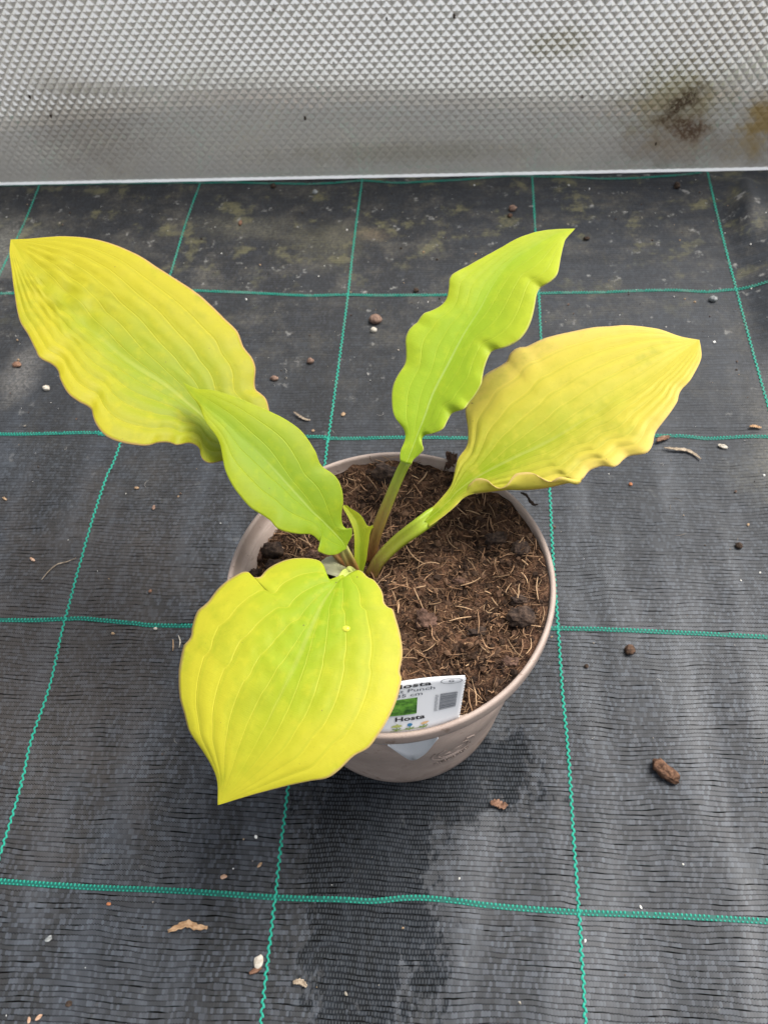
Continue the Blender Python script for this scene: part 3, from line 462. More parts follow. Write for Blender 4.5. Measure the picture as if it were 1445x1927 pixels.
  'right': [[2.6,-3.4],[2.9,-3.4],[3.2,-3.5],[3.5,-3.6],[3.8,-3.7],[4.0,-3.7],[4.3,-3.8],[4.6,-3.9],[4.9,-4.0],[5.1,-4.1],[5.4,-4.3],[5.7,-4.4],[5.9,-4.6],[6.2,-4.7],[6.4,-4.9],[6.7,-5.1],[7.0,-5.3],[7.2,-5.4],[7.5,-5.6],[7.7,-5.8],[8.0,-6.0],[8.3,-6.2],[8.6,-6.3],[8.9,-6.4],[9.2,-6.5],[9.5,-6.6],[9.9,-6.6],[10.2,-6.5],[10.5,-6.4],[10.8,-6.2],[11.1,-6.1],[11.4,-5.9],[11.7,-5.7],[12.0,-5.6],[12.3,-5.4],[12.5,-5.3],[12.8,-5.1],[13.1,-5.0],[13.4,-4.9],[13.7,-4.7],[14.0,-4.6],[14.3,-4.4],[14.5,-4.3],[14.8,-4.1],[15.1,-4.0],[15.3,-3.9],[15.6,-3.7],[15.8,-3.5],[16.0,-3.4],[16.2,-3.2],[16.4,-3.0],[16.6,-2.8],[16.7,-2.6],[16.9,-2.5],[17.1,-2.3],[17.3,-2.1],[17.5,-2.0],[17.7,-1.9],[17.9,-1.7],[18.0,-1.6],[18.2,-1.4]],
 },
}
def resample(pts, n):
    """smooth (Catmull-Rom) polyline, n samples evenly spaced by arc length"""
    p = np.array(pts, float)
    q = np.vstack([2*p[0]-p[1], p, 2*p[-1]-p[-2]])
    out = []
    for i in range(1, len(q)-2):
        for s in np.linspace(0, 1, 8, endpoint=False):
            a, b, c, d = q[i-1], q[i], q[i+1], q[i+2]
            out.append(.5*((2*b)+(-a+c)*s+(2*a-5*b+4*c-d)*s*s+(-a+3*b-3*c+d)*s**3))
    out.append(q[-2]); out = np.array(out)
    L = np.r_[0, np.cumsum(np.linalg.norm(np.diff(out, axis=0), axis=1))]
    s = np.linspace(0, L[-1], n)
    return np.stack([np.interp(s, L, out[:, k]) for k in range(out.shape[1])], 1)
def wobble(rail, k):
    """outward deviation of a margin from its own smoothed course"""
    n = len(rail); w = max(2, n//k)
    pad = np.vstack([np.repeat(rail[:1], w, 0), rail, np.repeat(rail[-1:], w, 0)])
    ker = np.hanning(2*w+1); ker /= ker.sum()
    sm = np.stack([np.convolve(pad[:, j], ker, 'valid') for j in range(2)], 1)
    d = rail - sm
    tan = np.gradient(sm, axis=0); nrm = np.stack([-tan[:, 1], tan[:, 0]], 1)
    nrm /= np.linalg.norm(nrm, axis=1)[:, None]+1e-9
    t = np.linspace(0, 1, n)
    return (d*nrm).sum(1)*np.clip(t*12, 0, 1)*np.clip((1-t)*12, 0, 1)
def height(t, u, side, dev, width, p):
    """bend of the blade off its plane, metres: t base to tip, u midrib to margin"""
    h = p['arch']*4*t*(1-t) - p.get('droop', 0)*t**3
    h = h + (p['fold']*u**1.4 - p.get('cup', 0)*u**3)*width
    h = h + p.get('roll', 0)*(side*u)*width
    nv = p['veins']
    env = np.clip(t*6, 0, 1)*np.clip((1-t)*5, 0, 1)*np.clip((1-u)*5, 0, 1)
    env = env*np.clip(width/.022, .15, 1)
    q = np.maximum(u, 1e-4)**(1/(1+1.5*(1-t)**2))            # side veins leave the midrib one after another
    h = h + p['rib']*env*(np.abs(np.sin(math.pi*q*nv))**.8-.6)
    k = 0
    for a, b, c in ((31, 7, .3), (47, -11, 1.9), (23, 17, 4.1), (71, 5, 2.2), (58, -23, .9)):
        k = k+np.sin(t*a+q*b*3+c+side*1.7*c)*np.sin(q*nv*math.pi+t*a*.37+c)
    h = h + p['pucker']*env*k*np.exp(-((t-p.get('pt', .6))/.2)**2-((u-.12)/.4)**2)
    h = h + p['ruffle']*dev*u**3*side
    return h


# ------------------------------------------------------------------ ground
def fabric_z(x, y):
    x = np.asarray(x, float); y = np.asarray(y, float)
    r = np.hypot(x, y)
    far = smooth(.085, .16, r)
    z = .0007*np.sin(x*61+2*np.sin(y*7)+.4*y)*np.sin(x*23+1.3+y*5) + .0002*np.sin(x*118+y*13+2*np.sin(y*11))
    z = z + .0010*np.sin(y*33+x*6+1.)*np.sin(x*9+.5)
    z = z*far*.5
    z = z + .018*smooth(.300, .356, x)*smooth(.30, .37, y)*smooth(.60, .52, y)     # the cloth rucks up in the far corner
    z = z + .010*np.exp(-((x-.335-.15*(y-.56))/.012)**2)*smooth(.47, .53, y)*smooth(.606, .58, y)
    return z

M_FAB = mat_fabric()
NX, NY = 420, 330
gx = np.linspace(-.80, .80, NX); gy = np.linspace(-.60, .66, NY)
GX, GY = np.meshgrid(gx, gy)
gv = np.stack([GX.ravel(), GY.ravel(), fabric_z(GX, GY).ravel()], 1)
ii = (np.arange(NY-1)[:, None]*NX+np.arange(NX-1)[None, :]).ravel()
gf = np.stack([ii, ii+1, ii+NX+1, ii+NX], 1)
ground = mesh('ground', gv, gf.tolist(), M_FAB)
tag(ground, kind='structure')

yard_m = mat_lump('yard_gravel', (.06, .055, .048), (.13, .12, .105), 60)
yard = mesh('yard', [(-20, -20, -.006), (20, -20, -.006), (20, 20, -.006), (-20, 20, -.006)], [(0, 1, 2, 3)], yard_m)
tag(yard, kind='structure')

# green marker yarns, each woven stitch a small raised tab
def tab(vs, fs, c, d, l, w, h):
    """one flattened stitch centred at c, along unit vector d"""
    n = np.array([-d[1], d[0], 0.]); d = np.array([d[0], d[1], 0.]); c = np.array(c); b = len(vs)
    for s, k, q in ((-.5, .55, 0), (-.5, .55, 0), (-.28, 1, 1), (.28, 1, 1), (.5, .55, 0)): pass
    for s, k, zz in ((-.5, .6, -.3), (-.25, 1, 1), (.25, 1, 1), (.5, .6, -.3)):
        for e in (-.5, 0, .5):
            vs.append(c+d*l*s+n*w*e*k+np.array([0, 0, h*(zz if e == 0 else zz*.5-.2)]))
    for i in range(3):
        for j in range(2):
            a = b+i*3+j; fs.append((a, a+3, a+4, a+1))
def along(path, step):
    p = resample(path, max(8, int(len(path)*30))); L = np.r_[0, np.cumsum(np.linalg.norm(np.diff(p, axis=0), axis=1))]
    s = np.arange(0, L[-1], step)
    q = np.stack([np.interp(s, L, p[:, k]) for k in (0, 1)], 1)
    d = np.gradient(q, axis=0); d /= np.linalg.norm(d, axis=1)[:, None]
    return q, d
M_GREEN = mat_thread('green_yarn', (.014, .24, .170))
M_GREEN_D = mat_thread('green_yarn_flat', (.006, .075, .060))
for path in THREADS['V']:
    vs, fs = [], []
    q, d = along(path, .0024)
    for i, (p, e) in enumerate(zip(q, d)):
        s = (1 if i % 2 else -1)
        n = np.array([-e[1], e[0]])
        c = p+n*s*.00042+n*nrg.normal(0, .00008)
        a = math.atan2(e[1], e[0])+s*.30+nrg.normal(0, .06)
        z = float(fabric_z(c[0], c[1]))
        tab(vs, fs, (c[0], c[1], z+.0006), (math.cos(a), math.sin(a)), .0031, .00135*nrg.uniform(.85, 1.1), .0005)
    mesh('green_thread', vs, fs, M_GREEN, ground)
for path in THREADS['H']:
    vs, fs = [], []
    q, d = along(path, .0026)
    nq = len(q)
    for i, (p, e) in enumerate(zip(q, d)):                     # flat tape under the stitches
        n = np.array([-e[1], e[0]])
        for w in (-.0017, .0017):
            c = p+n*w; vs.append((c[0], c[1], float(fabric_z(*c))+.00035))
    for i in range(nq-1): fs.append((2*i, 2*i+1, 2*i+3, 2*i+2))
    tape_n = len(fs)
    for i, (p, e) in enumerate(zip(q, d)):
        n = np.array([-e[1], e[0]])
        for off, ln, wd, tilt in ((.00095, .0018, .00105, .12), (-.00115, .0011, .00110, 0)):
            if nrg.random() < .05: continue
            c = p+n*off+e*(.0013 if off < 0 else 0)
            a = math.atan2(n[1], n[0])-tilt+nrg.normal(0, .08)
            tab(vs, fs, (c[0], c[1], float(fabric_z(*c))+.0007), (math.cos(a), math.sin(a)), ln*nrg.uniform(.85, 1.1), wd, .00045)
    o = mesh('green_thread', vs, fs, None, ground, mats=[M_GREEN, M_GREEN_D])
    for k in range(tape_n): o.data.polygons[k].material_index = 1

# ------------------------------------------------------------------ embossed panel standing at the back
PY = .615
panel = empty('plastic_panel', (0, PY, 0))
tag(panel, 'stained translucent plastic sheet with small embossed diamonds standing behind the plant', 'panel')
M_PANEL = mat_panel()
def panel_sheet():
    PX, PZ = .00515, .0058           # half width and half height of a diamond
    x0, x1, z0, z1 = -.74, .74, .0026, .27
    vs, fs, idx = [], [], {}
    ni, nj = int((x1-x0)/PX), int((z1-z0)/PZ)
    def V(i, j):
        j = max(j, 0); k = (i, j)
        if k not in idx:
            idx[k] = len(vs); vs.append((x0+i*PX, 0.0, z0+j*PZ))
        return idx[k]
    for j in range(-1, nj):
        for i in range(ni):
            if (i+j) % 2: continue
            cx, cz = x0+(i+1)*PX, z0+(j+1)*PZ
            o = (V(i, j+1), V(i+1, j), V(i+2, j+1), V(i+1, j+2))
            k = len(vs)
            rl = PANEL_RELIEF*(.25+.75*float(smooth(.035, .125, cz+.012*math.sin(cx*9))))  # lower relief near the ground: fading facet light put into the shape
            for f, y in ((.90, -.0001), (.25, -rl*.85)):
                for (dx, dz) in ((-1, 0), (0, -1), (1, 0), (0, 1)): vs.append((cx+dx*PX*f, y, max(z0, cz+dz*PZ*f)))
            vs.append((cx, -rl*.95, cz))
            es = (0, 3) if False else range(4)
            for e in es:
                if j < 0 and e in (0, 1): continue
                e2 = (e+1) % 4
                fs.append((o[e], o[e2], k+e2, k+e)); fs.append((k+e, k+e2, k+4+e2, k+4+e)); fs.append((k+4+e, k+4+e2, k+8))
    k = len(vs); yb = .0030          # the flat back of the sheet
    vs += [(x0, yb, z0), (x1, yb, z0), (x1, yb, z1), (x0, yb, z1)]; fs.append((k+3, k+2, k+1, k))
    return vs, fs
PANEL_RELIEF = .0019
vs, fs = panel_sheet()
sheet = mesh('sheet', vs, fs, M_PANEL, panel, shade=False)
# smooth back face of the sheet, and the bright cut edge along its foot
M_EDGE = mat_plain('cut_sheet_edge', (.97, .96, .93), .3, .5, .03, 90)  # near white painted in for light piped out of the edge
def box(vs, fs, a, b):
    k = len(vs)
    for z in (a[2], b[2]):
        for x, y in ((a[0], a[1]), (b[0], a[1]), (b[0], b[1]), (a[0], b[1])): vs.append((x, y, z))
    fs += [(k+3, k+2, k+1, k), (k+4, k+5, k+6, k+7)]+[(k+i, k+(i+1) % 4, k+4+(i+1) % 4, k+4+i) for i in range(4)]
vs, fs = [], []
for i in range(160):
    xa = -.74+1.48*i/160; xb = xa+1.48/160
    e0 = .0002*math.sin(i*1.7)
    k = len(vs)
k = 0
for i in range(121):                                     # rounded lip, proud of the embossing
    x = -.74+1.48*i/120; w = .0002*math.sin(i*1.9)+.0001*math.sin(i*.7)
    for y, z in ((.0032, .0003), (-.0018, .0003), (-.0026+w, .0008), (-.0024+w, .0011), (-.0006, .0029), (.0032, .0030)): vs.append((x, y, z))
for i in range(120):
    for j in range(6): a = i*6+j; b = i*6+(j+1) % 6; fs.append((a, b, b+6, a+6))
edge = mesh('bottom_edge', vs, fs, M_EDGE, panel, shade=False)
M_CLOD_DARK = mat_lump('dark_crumb', (.02, .013, .009), (.07, .045, .03))
for (x, z, s) in ((-.128, .073, .0022), (-.42, .105, .0022), (-.405, .083, .0018), (.03, .172, .0022), (-.035, .172, .0015), (.245, .034, .0016), (.40, .10, .002)):
    k = len(panel.children)
    bm = bmesh.new(); bmesh.ops.create_icosphere(bm, subdivisions=1, radius=s)
    for v in bm.verts: v.co = Vector((v.co.x*.7, v.co.y*.5, v.co.z*1.3))*(1+.35*noise.noise(v.co*900+Vector((k, 0, 0))))
    me = bpy.data.meshes.new('dirt_speck'); bm.to_mesh(me); bm.free(); me.materials.append(M_CLOD_DARK)
    o = bpy.data.objects.new('dirt_speck', me); COL.objects.link(o); o.parent = panel; o.location = (x, -.0015, z)

# ------------------------------------------------------------------ pot
M_POT = mat_pot()
pot = empty('plant_pot')
tag(pot, 'round taupe plastic plant pot filled with compost', 'plant pot')
def lathe(profile, n=160, close=False, wob=0.0):
    vs, fs = [], []
    for i in range(n):
        a = 2*math.pi*i/n; k = 1+wob*math.sin(2*a+.6)
        for r, z in profile: vs.append((r*k*math.cos(a), r*k*math.sin(a), z))
    m = len(profile)
    for i in range(n):
        for j in range(m-1):
            a, b = i*m+j, ((i+1) % n)*m+j
            fs.append((a, b, b+1, a+1))
        if close: a, b = i*m+m-1, ((i+1) % n)*m+m-1; fs.append((a, b, ((i+1) % n)*m, i*m))
    return vs, fs
R0, R1, ZL = .0703, .0895, .1385
def wall_r(z): return R0+(R1-R0)*z/ZL
prof = [(.0, .0045), (.064, .0045), (.0665, .0006), (.0695, .0004), (R0, .0016), (wall_r(.012), .012), (wall_r(.0135)-.0004, .0132), (wall_r(.07), .07), (R1, ZL), (R1-.0022, ZL), (wall_r(.07)-.0022, .07), (R0-.0022, .007), (.0, .007)]
body = mesh('pot_body', *lathe(prof), M_POT, pot)
rimp = [(R1-.0022, ZL-.0006), (.0942, ZL-.0006), (.0949, ZL), (.0952, ZL+.002), (.0953, .1462), (.0950, .1476), (.0943, .1483), (.0932, .1484), (.0924, .1479), (.0920, .1467), (.0912, ZL+.004), (R1-.0022, ZL-.002)]
rim = mesh('rim', *lathe(rimp, 200, True), M_POT, pot)
def cone(th, z, off):
    r = wall_r(z)+off; a = math.radians(th)
    return (r*math.cos(a), r*math.sin(a), z)
# raised moulded mark and a line of tiny moulded letters on the wall
def emboss(lines, th0, z0):
    """lines: lists of (x, y, half width) in mm round the centre; raised ribbons on the wall"""
    vs, fs = [], []
    for ln in lines:
        p = np.array([(x, y) for x, y, w in ln], float); d = np.gradient(p, axis=0); d /= np.linalg.norm(d, axis=1)[:, None]+1e-9
        k = len(vs)
        for (x, y, w), e in zip(ln, d):
            nx, ny = -e[1], e[0]
            for s, off in ((-1, .0001), (-.5, .0007), (.5, .0007), (1, .0001)):
                X, Y_ = x+nx*w*s, y+ny*w*s
                vs.append(cone(th0+math.degrees(X*.001/.082), z0+Y_*.001, off))
        for i in range(len(ln)-1):
            for j in range(3): a = k+i*4+j; fs.append((a, a+4, a+5, a+1))
    return vs, fs
def arc(r, a0, a1, w, n=26, ry=None, cx=0, cy=0): return [(cx+r*math.cos(math.radians(a0+(a1-a0)*i/n)), cy+(ry or r)*math.sin(math.radians(a0+(a1-a0)*i/n)), w*(.35+.65*math.sin(math.pi*(.08+.84*i/n)))) for i in range(n+1)]
mark = [arc(15, 150, 330, .9, 40), arc(15, 0, 60, .8, 16), arc(11, 120, 300, .6, 30), arc(10.5, 330, 420, .5, 16),
        [(-7+14*i/14., -3+7*(i/14.)**1.6+1.2*math.sin(i*.9), 1.5*math.sin(math.pi*(.1+.8*i/14))) for i in range(15)],
        [(-3+9*i/10., -5.5+5*(i/10.)**1.3, .7) for i in range(11)]]
mesh('moulded_mark', *emboss(mark, -61.0, .066), M_POT, pot)
lets = []
for r, (n, yy) in enumerate(((15, -19.5), (12, -23))):
    for i in range(n):
        x = (i-(n-1)/2)*1.75
        if i in (5, 9): continue
        lets.append([(x-.4, yy-.8, .28), (x-.4, yy+.8, .28)])
        if (i*7+r) % 3: lets.append([(x-.4, yy+.8, .25), (x+.45, yy+(.8 if i % 2 else 0), .25)])
        if (i*5+r) % 4 > 1: lets.append([(x+.45, yy-.8, .25), (x+.45, yy+.7, .25)])
mesh('moulded_lettering', *emboss(lets, -61.0, .066), M_POT, pot)

# ------------------------------------------------------------------ compost
def soil_z(x, y):
    r = math.hypot(x, y)
    z = .1362+.0012*math.exp(-((x+.018)**2+(y-.012)**2)/.0009)+.0015*float(smooth(.06, .088, r))
    z += .0045*noise.noise(Vector((x*38, y*38, 1.7)))+.0028*noise.noise(Vector((x*95, y*95, 4.1)))+.0014*noise.noise(Vector((x*260, y*260, 9.)))
    z += .0070*float(smooth(.03, .080, x))+.0045*float(smooth(.045, .085, y))
    z += -.0065*float(smooth(.035, .08, -x))         # sunk along one side
    return float(z)
M_SOIL = mat_soil()
vs, fs = [(0, 0, soil_z(0, 0))], []
NR, NA = 46, 150
for i in range(1, NR+1):
    for j in range(NA):
        a = 2*math.pi*j/NA; ze = soil_z(.088*math.cos(a), .088*math.sin(a))
        r = (.0876+.0038*float(smooth(.1375, .1405, ze)))*i/NR; x, y = r*math.cos(a), r*math.sin(a)
        vs.append((x, y, soil_z(x, y)))
for j in range(NA): fs.append((0, 1+j, 1+(j+1) % NA))
for i in range(NR-1):
    for j in range(NA):
        a, b = 1+i*NA+j, 1+i*NA+(j+1) % NA
        fs.append((a, a+NA, b+NA, b))
soil = mesh('potting_soil', vs, fs, M_SOIL)
tag(soil, 'dark brown fibrous compost filling the taupe pot', 'compost', kind='stuff')

def tinted(name, verts, faces, tints, mat, shade=True):
    o = mesh(name, verts, faces, mat, shade=shade)
    at = o.data.attributes.new('tint', 'FLOAT_COLOR', 'POINT')
    at.data.foreach_set('color', np.array([(*c, 1) for c in tints], float).ravel())
    return o
def ico():
    bm = bmesh.new(); bmesh.ops.create_icosphere(bm, subdivisions=1, radius=1)
    v = np.array([x.co[:] for x in bm.verts]); f = np.array([[q.index for q in p.verts] for p in bm.faces]); bm.free()
    return v, f
IV, IF = ico()
def crumbs(n, place, size, colours, seed):
    g = np.random.default_rng(seed); vs, fs, ts = [], [], []
    for i in range(n):
        x, y, z = place(g); s = size(g)
        v = IV*(1+g.normal(0, .22, (len(IV), 1)))*np.array([1, g.uniform(.55, 1), g.uniform(.5, .95)])*s
        a = g.uniform(0, 6.28); c, sn = math.cos(a), math.sin(a)
        v = np.stack([v[:, 0]*c-v[:, 1]*sn, v[:, 0]*sn+v[:, 1]*c, v[:, 2]], 1)+np.array([x, y, z])
        k = len(vs); vs += v.tolist(); fs += (IF+k).tolist()
        col = colours[g.integers(len(colours))]; q = g.uniform(.7, 1.25)
        ts += [tuple(min(1, e*q) for e in col)]*len(v)
    return vs, fs, ts
def in_pot(g):
    r = .0895*math.sqrt(g.random()); a = g.uniform(0, 6.283); x, y = r*math.cos(a), r*math.sin(a)
    return x, y, soil_z(x, y)+.0002
M_CRUMB = mat_attr('compost_crumb', .95, 500)
vs, fs, ts = crumbs(4200, in_pot, lambda g: .0005+.0021*g.random()**5, [(.060, .034, .021), (.095, .052, .031), (.030, .017, .011), (.13, .074, .044), (.045, .025, .015)], 3)
o = tinted('compost_crumbs', vs, fs, ts, M_CRUMB, shade=False)
tag(o, 'loose dark crumbs of compost on the surface inside the pot', 'compost crumbs', kind='stuff')

def fibres(n, place, length, width, colours, seed, lift=.0012, curl=1.0):
    """bent tapering strands with a triangular section"""
    g = np.random.default_rng(seed); vs, fs, ts = [], [], []
    S = 6
    for i in range(n):
        x, y, z = place(g); L = length(g); w = width(g); a = g.uniform(0, 6.283); el = g.normal(0, .38)
        bend = g.normal(0, .42)*curl; vb = g.normal(0, .25)
        p = np.array([x, y, z+lift*g.random()]); k = len(vs)
        col = colours[min(len(colours)-1, int(len(colours)*g.random()**1.2))]; q = g.uniform(.7, 1.25)
        for s in range(S+1):
            d = np.array([math.cos(a)*math.cos(el), math.sin(a)*math.cos(el), math.sin(el)])
            nrm = np.array([-math.sin(a), math.cos(a), 0]); up = np.array([0, 0, 1.])
            ww = w*(.35+.65*math.sin(math.pi*(.12+.76*s/S)))
            vs += [p+nrm*ww, p-nrm*ww, p+up*ww*.9]
            ts += [tuple(min(1, e*q) for e in col)]*3
            p = p+d*L/S; a += bend+g.normal(0, .10); el += vb*.4-.06*el
            rr = math.hypot(p[0], p[1])
            if place is in_pot and rr > .0900: p[:2] *= .0900/rr
            if place is in_pot and p[2] < z-.001: el = abs(el)
        for s in range(S):
            for e in range(3):
                b0, b1 = k+s*3+e, k+s*3+(e+1) % 3
                fs.append((b0, b1, b1+3, b0+3))
    return vs, fs, ts
M_FIBRE = mat_attr('coir_fibre', .8)
tans = [(.54, .35, .20), (.42, .25, .14), (.28, .155, .082), (.19, .10, .052), (.12, .062, .032), (.07, .037, .02)]
vs, fs, ts = fibres(4600, in_pot, lambda g: .002+.009*g.random()**2, lambda g: .00012+.0004*g.random()**3, tans[1:], 5, curl=.38)
v2, f2, t2 = fibres(480, in_pot, lambda g: .004+.012*g.random()**1.5, lambda g: .00015+.0004*g.random()**2, tans[:3], 6, lift=.0034, curl=.20)
k = len(vs); vs += v2; fs += [tuple(i+k for i in f) for f in f2]; ts += t2
o = tinted('coir_fibres', vs, fs, ts, M_FIBRE)
tag(o, 'tan coir fibres tangled over the compost in the pot', 'fibres', kind='stuff')

# ------------------------------------------------------------------ lumps, stones, chips: each one a thing
def lump(name, loc, size, mat, label, cat, group=None, rot=0.0, seed=1, rough=.30, sink=.25, sub=3, angular=0.0, tilt=0.0):
    bm = bmesh.new(); bmesh.ops.create_icosphere(bm, subdivisions=sub, radius=1)
    o3 = Vector((seed*3.1, seed*1.7, seed*.9))
    for v in bm.verts:
        p = v.co.copy()
        k = 1+rough*noise.noise(p*1.3+o3)+rough*.6*noise.noise(p*3.1+o3)+rough*.4*noise.noise(p*7+o3)+rough*.25*noise.noise(p*15+o3)
        if angular:
            m = max(abs(p.x), abs(p.y), abs(p.z)); k *= 1+angular*(1/m-1)*.8
        v.co = p*k
    size = tuple(q*.93 for q in size)
    M = Matrix.Rotation(rot, 3, 'Z') @ Matrix.Rotation(tilt, 3, 'Y') @ Matrix.Diagonal(Vector(size)*.5)
    for v in bm.verts: v.co = M @ v.co
    zmin = min(v.co.z for v in bm.verts)
    me = bpy.data.meshes.new(name); bm.to_mesh(me); bm.free(); me.materials.append(mat)
    me.polygons.foreach_set('use_smooth', [sub > 2]*len(me.polygons))
    o = bpy.data.objects.new(name, me); COL.objects.link(o)
    o.location = (loc[0], loc[1], loc[2]-zmin-sink*size[2])
    return tag(o, label, cat, group)
def on_ground(name, x, y, size, mat, label, cat, **kw):
    return lump(name, (x, y, float(fabric_z(x, y))+.0004), size, mat, label, cat, **kw)
def chip(name, x, y, pts, width, mat, label, cat, rot=0.0, curl=.3, thick=.0006, group=None, lift=.0006):
    """a thin curled scrap: pts is its centre line (m, local), width along it"""
    p = resample(pts, 17); d = np.gradient(p, axis=0); d /= np.linalg.norm(d, axis=1)[:, None]+1e-12
    vs, fs = [], []
    c, s = math.cos(rot), math.sin(rot)
    for i, (q, e) in enumerate(zip(p, d)):
        t = i/16; w = width*(.15+.85*math.sin(math.pi*(.06+.88*t))**.7)*(1+.25*math.sin(i*2.3+x*900))
        for k in (-1, -.4, .4, 1):
            X, Y = q[0]-e[1]*w*k*.5, q[1]+e[0]*w*k*.5
            vs.append((X*c-Y*s, X*s+Y*c, lift+curl*width*(k*k*.5+.3*math.sin(t*5+1)+.3)))
    for i in range(16):
        for k in range(3): a = i*4+k; fs.append((a, a+4, a+5, a+1))
    o = mesh(name, vs, fs, mat); o.location = (x, y, float(fabric_z(x, y))+.0003)
    m = o.modifiers.new('thickness', 'SOLIDIFY'); m.thickness = thick; m.offset = 1
    return tag(o, label, cat, group)

M_CLOD = mat_lump('reddish_clod', (.05, .025, .015), (.165, .088, .052))
M_CRM = mat_lump('brown_crumb', (.035, .021, .014), (.12, .068, .042))
M_TANCHIP = mat_lump('tan_chip', (.22, .14, .08), (.42, .29, .18))
M_PINKCHIP = mat_lump('pinkish_chip', (.30, .18, .11), (.50, .34, .25))
M_PALE = mat_lump('pale_stone', (.32, .28, .22), (.56, .52, .45))
M_GREYST = mat_lump('grey_stone', (.13, .14, .14), (.33, .34, .33))
M_BROWNST = mat_lump('brown_stone', (.10, .06, .045), (.26, .17, .125))
M_ORANGE = mat_lump('orange_seed', (.30, .11, .045), (.46, .20, .10))
M_STRAW = mat_lump('dry_straw', (.20, .155, .11), (.38, .31, .23))
M_DRYLEAF = mat_lump('dry_leaf', (.26, .15, .075), (.48, .32, .19))
M_SCRAP = mat_lump('bark_scrap', (.10, .05, .03), (.26, .15, .10))

on_ground('soil_clod', .1775, -.0566, (.0195, .0100, .0090), M_CLOD, 'largest reddish brown clod lying on the black fabric beside the pot', 'soil clod', rot=-.72, seed=2, rough=.25, sub=4, angular=.5)
on_ground('soil_crumb', .1637, .0316, (.0075, .008, .0065), M_CRM, 'round dark brown crumb between the green line and the largest clod', 'soil crumb', seed=3)
on_ground('soil_crumb', .1322, .0186, (.0035, .003, .0025), M_CLOD_DARK, 'tiny black crumb just below the double green line right of the pot', 'soil crumb', seed=4)
chip('bark_scrap', .0681, -.0836, [(-.0055, .0015), (-.001, .0018), (.003, .0005), (.0052, .0022)], .0052, M_SCRAP, 'ragged reddish bark scrap on the damp fabric in front of the pot', 'bark scrap', curl=.5)
on_ground('seed_husk', -.0770, -.1821, (.0062, .0088, .0035), M_PALE, 'pale beige seed husk beside the green line at the front edge', 'seed husk', seed=6, rough=.2, sub=2, rot=-.2)
chip('bark_scrap', -.0775, -.1876, [(-.0040, -.001), (0, .0012), (.0030, .0026)], .0030, M_SCRAP, 'small brown flake tucked under the pale seed husk', 'bark scrap', curl=.4)
chip('dry_leaf', -.1235, -.1655, [(-.0115, -.0028), (-.006, -.0002), (-.0005, .0022), (.005, .0008), (.0122, .0006)], .0042, M_DRYLEAF, 'curled orange tan dry leaf scrap with a thin tail', 'dry leaf', curl=.7)
on_ground('wood_chip', -.1062, -.1346, (.0047, .0028, .0018), M_PINKCHIP, 'pinkish chip above the double green line at the front', 'wood chip', seed=8, sub=2, rot=.3)
on_ground('wood_chip', -.0843, -.1265, (.0040, .0022, .0018), M_TANCHIP, 'slim tan chip close to the dark patch', 'wood chip', seed=9, sub=2, rot=.9)
on_ground('wood_chip', -.1772, -.1540, (.0032, .0022, .0016), M_ORANGE, 'orange brown chip just under the double green line', 'wood chip', seed=10, sub=2)
on_ground('soil_crumb', -.2102, -.1757, (.0052, .0034, .0022), M_GREYST, 'grey brown crumb near the front left of the fabric', 'soil crumb', seed=11, sub=2, rot=.8)
chip('dry_leaf', -.0505, -.1923, [(-.004, -.0014), (0, .001), (.0045, .0004)], .0034, M_STRAW, 'ragged straw coloured fragment at the front beyond the husk', 'dry leaf', rot=-.4, curl=.6)
on_ground('wood_chip', -.2040, -.2178, (.0050, .0024, .0018), M_PINKCHIP, 'larger orange tan chip of the pair at the front corner', 'wood chip', seed=12, sub=2, rot=.8)
on_ground('wood_chip', -.2092, -.2196, (.0022, .0038, .0016), M_PINKCHIP, 'smaller upright chip of the pair at the front corner', 'wood chip', seed=13, sub=2, rot=.2)
on_ground('soil_crumb', -.1878, -.2098, (.0046, .0038, .002), M_CLOD_DARK, 'flat black crumb above the pair of orange chips', 'soil crumb', seed=14, sub=2)
on_ground('pebble', -.0423, .3790, (.0135, .0115, .0100), M_BROWNST, 'smooth brown pebble with a small white stone in front of it', 'pebble', seed=15, rough=.14)
on_ground('pebble', -.0433, .3655, (.0070, .0060, .0056), M_PALE, 'small white stone touching the smooth brown pebble', 'pebble', seed=16, rough=.12)
on_ground('pebble', -.0999, .3230, (.0072, .0062, .0055), M_BROWNST, 'brown pebble nearer the upright green line left of it', 'pebble', seed=17, rough=.2)
on_ground('pebble', -.1314, .3011, (.0082, .0055, .0050), M_BROWNST, 'flattish brown pebble beside the ruffled margin of the big yellow leaf', 'pebble', seed=18, rough=.2)
chip('twig', -.1005, .2535, [(-.0078, .0055), (-.002, .0008), (.004, -.0026), (.0082, -.0036)], .0022, M_STRAW, 'short grey brown twig lying behind the pot', 'twig', curl=.8)
on_ground('wood_chip', -.0636, .2581, (.0042, .0052, .0024), M_TANCHIP, 'dull tan chip close to the upright green line behind the pot', 'wood chip', seed=19, sub=2, rot=-.5)
on_ground('wood_chip', -.0888, .2387, (.0028, .0026, .0018), M_TANCHIP, 'tiny tan chip resting near the double green line behind the pot', 'wood chip', seed=20, sub=2)
on_ground('pebble', .2798, .4050, (.0082, .0070, .0060), M_GREYST, 'grey stone below the rising green line in the far corner', 'pebble', seed=21, rough=.25)
on_ground('soil_crumb', -.0047, .4216, (.0056, .0048, .004), M_CLOD_DARK, 'black crumb sitting by the green line left of the narrow leaf', 'soil crumb', seed=22)
on_ground('soil_crumb', .0936, .5500, (.0088, .0080, .0068), M_BROWNST, 'larger brown crumb of the two near the upright green line', 'soil crumb', seed=23)
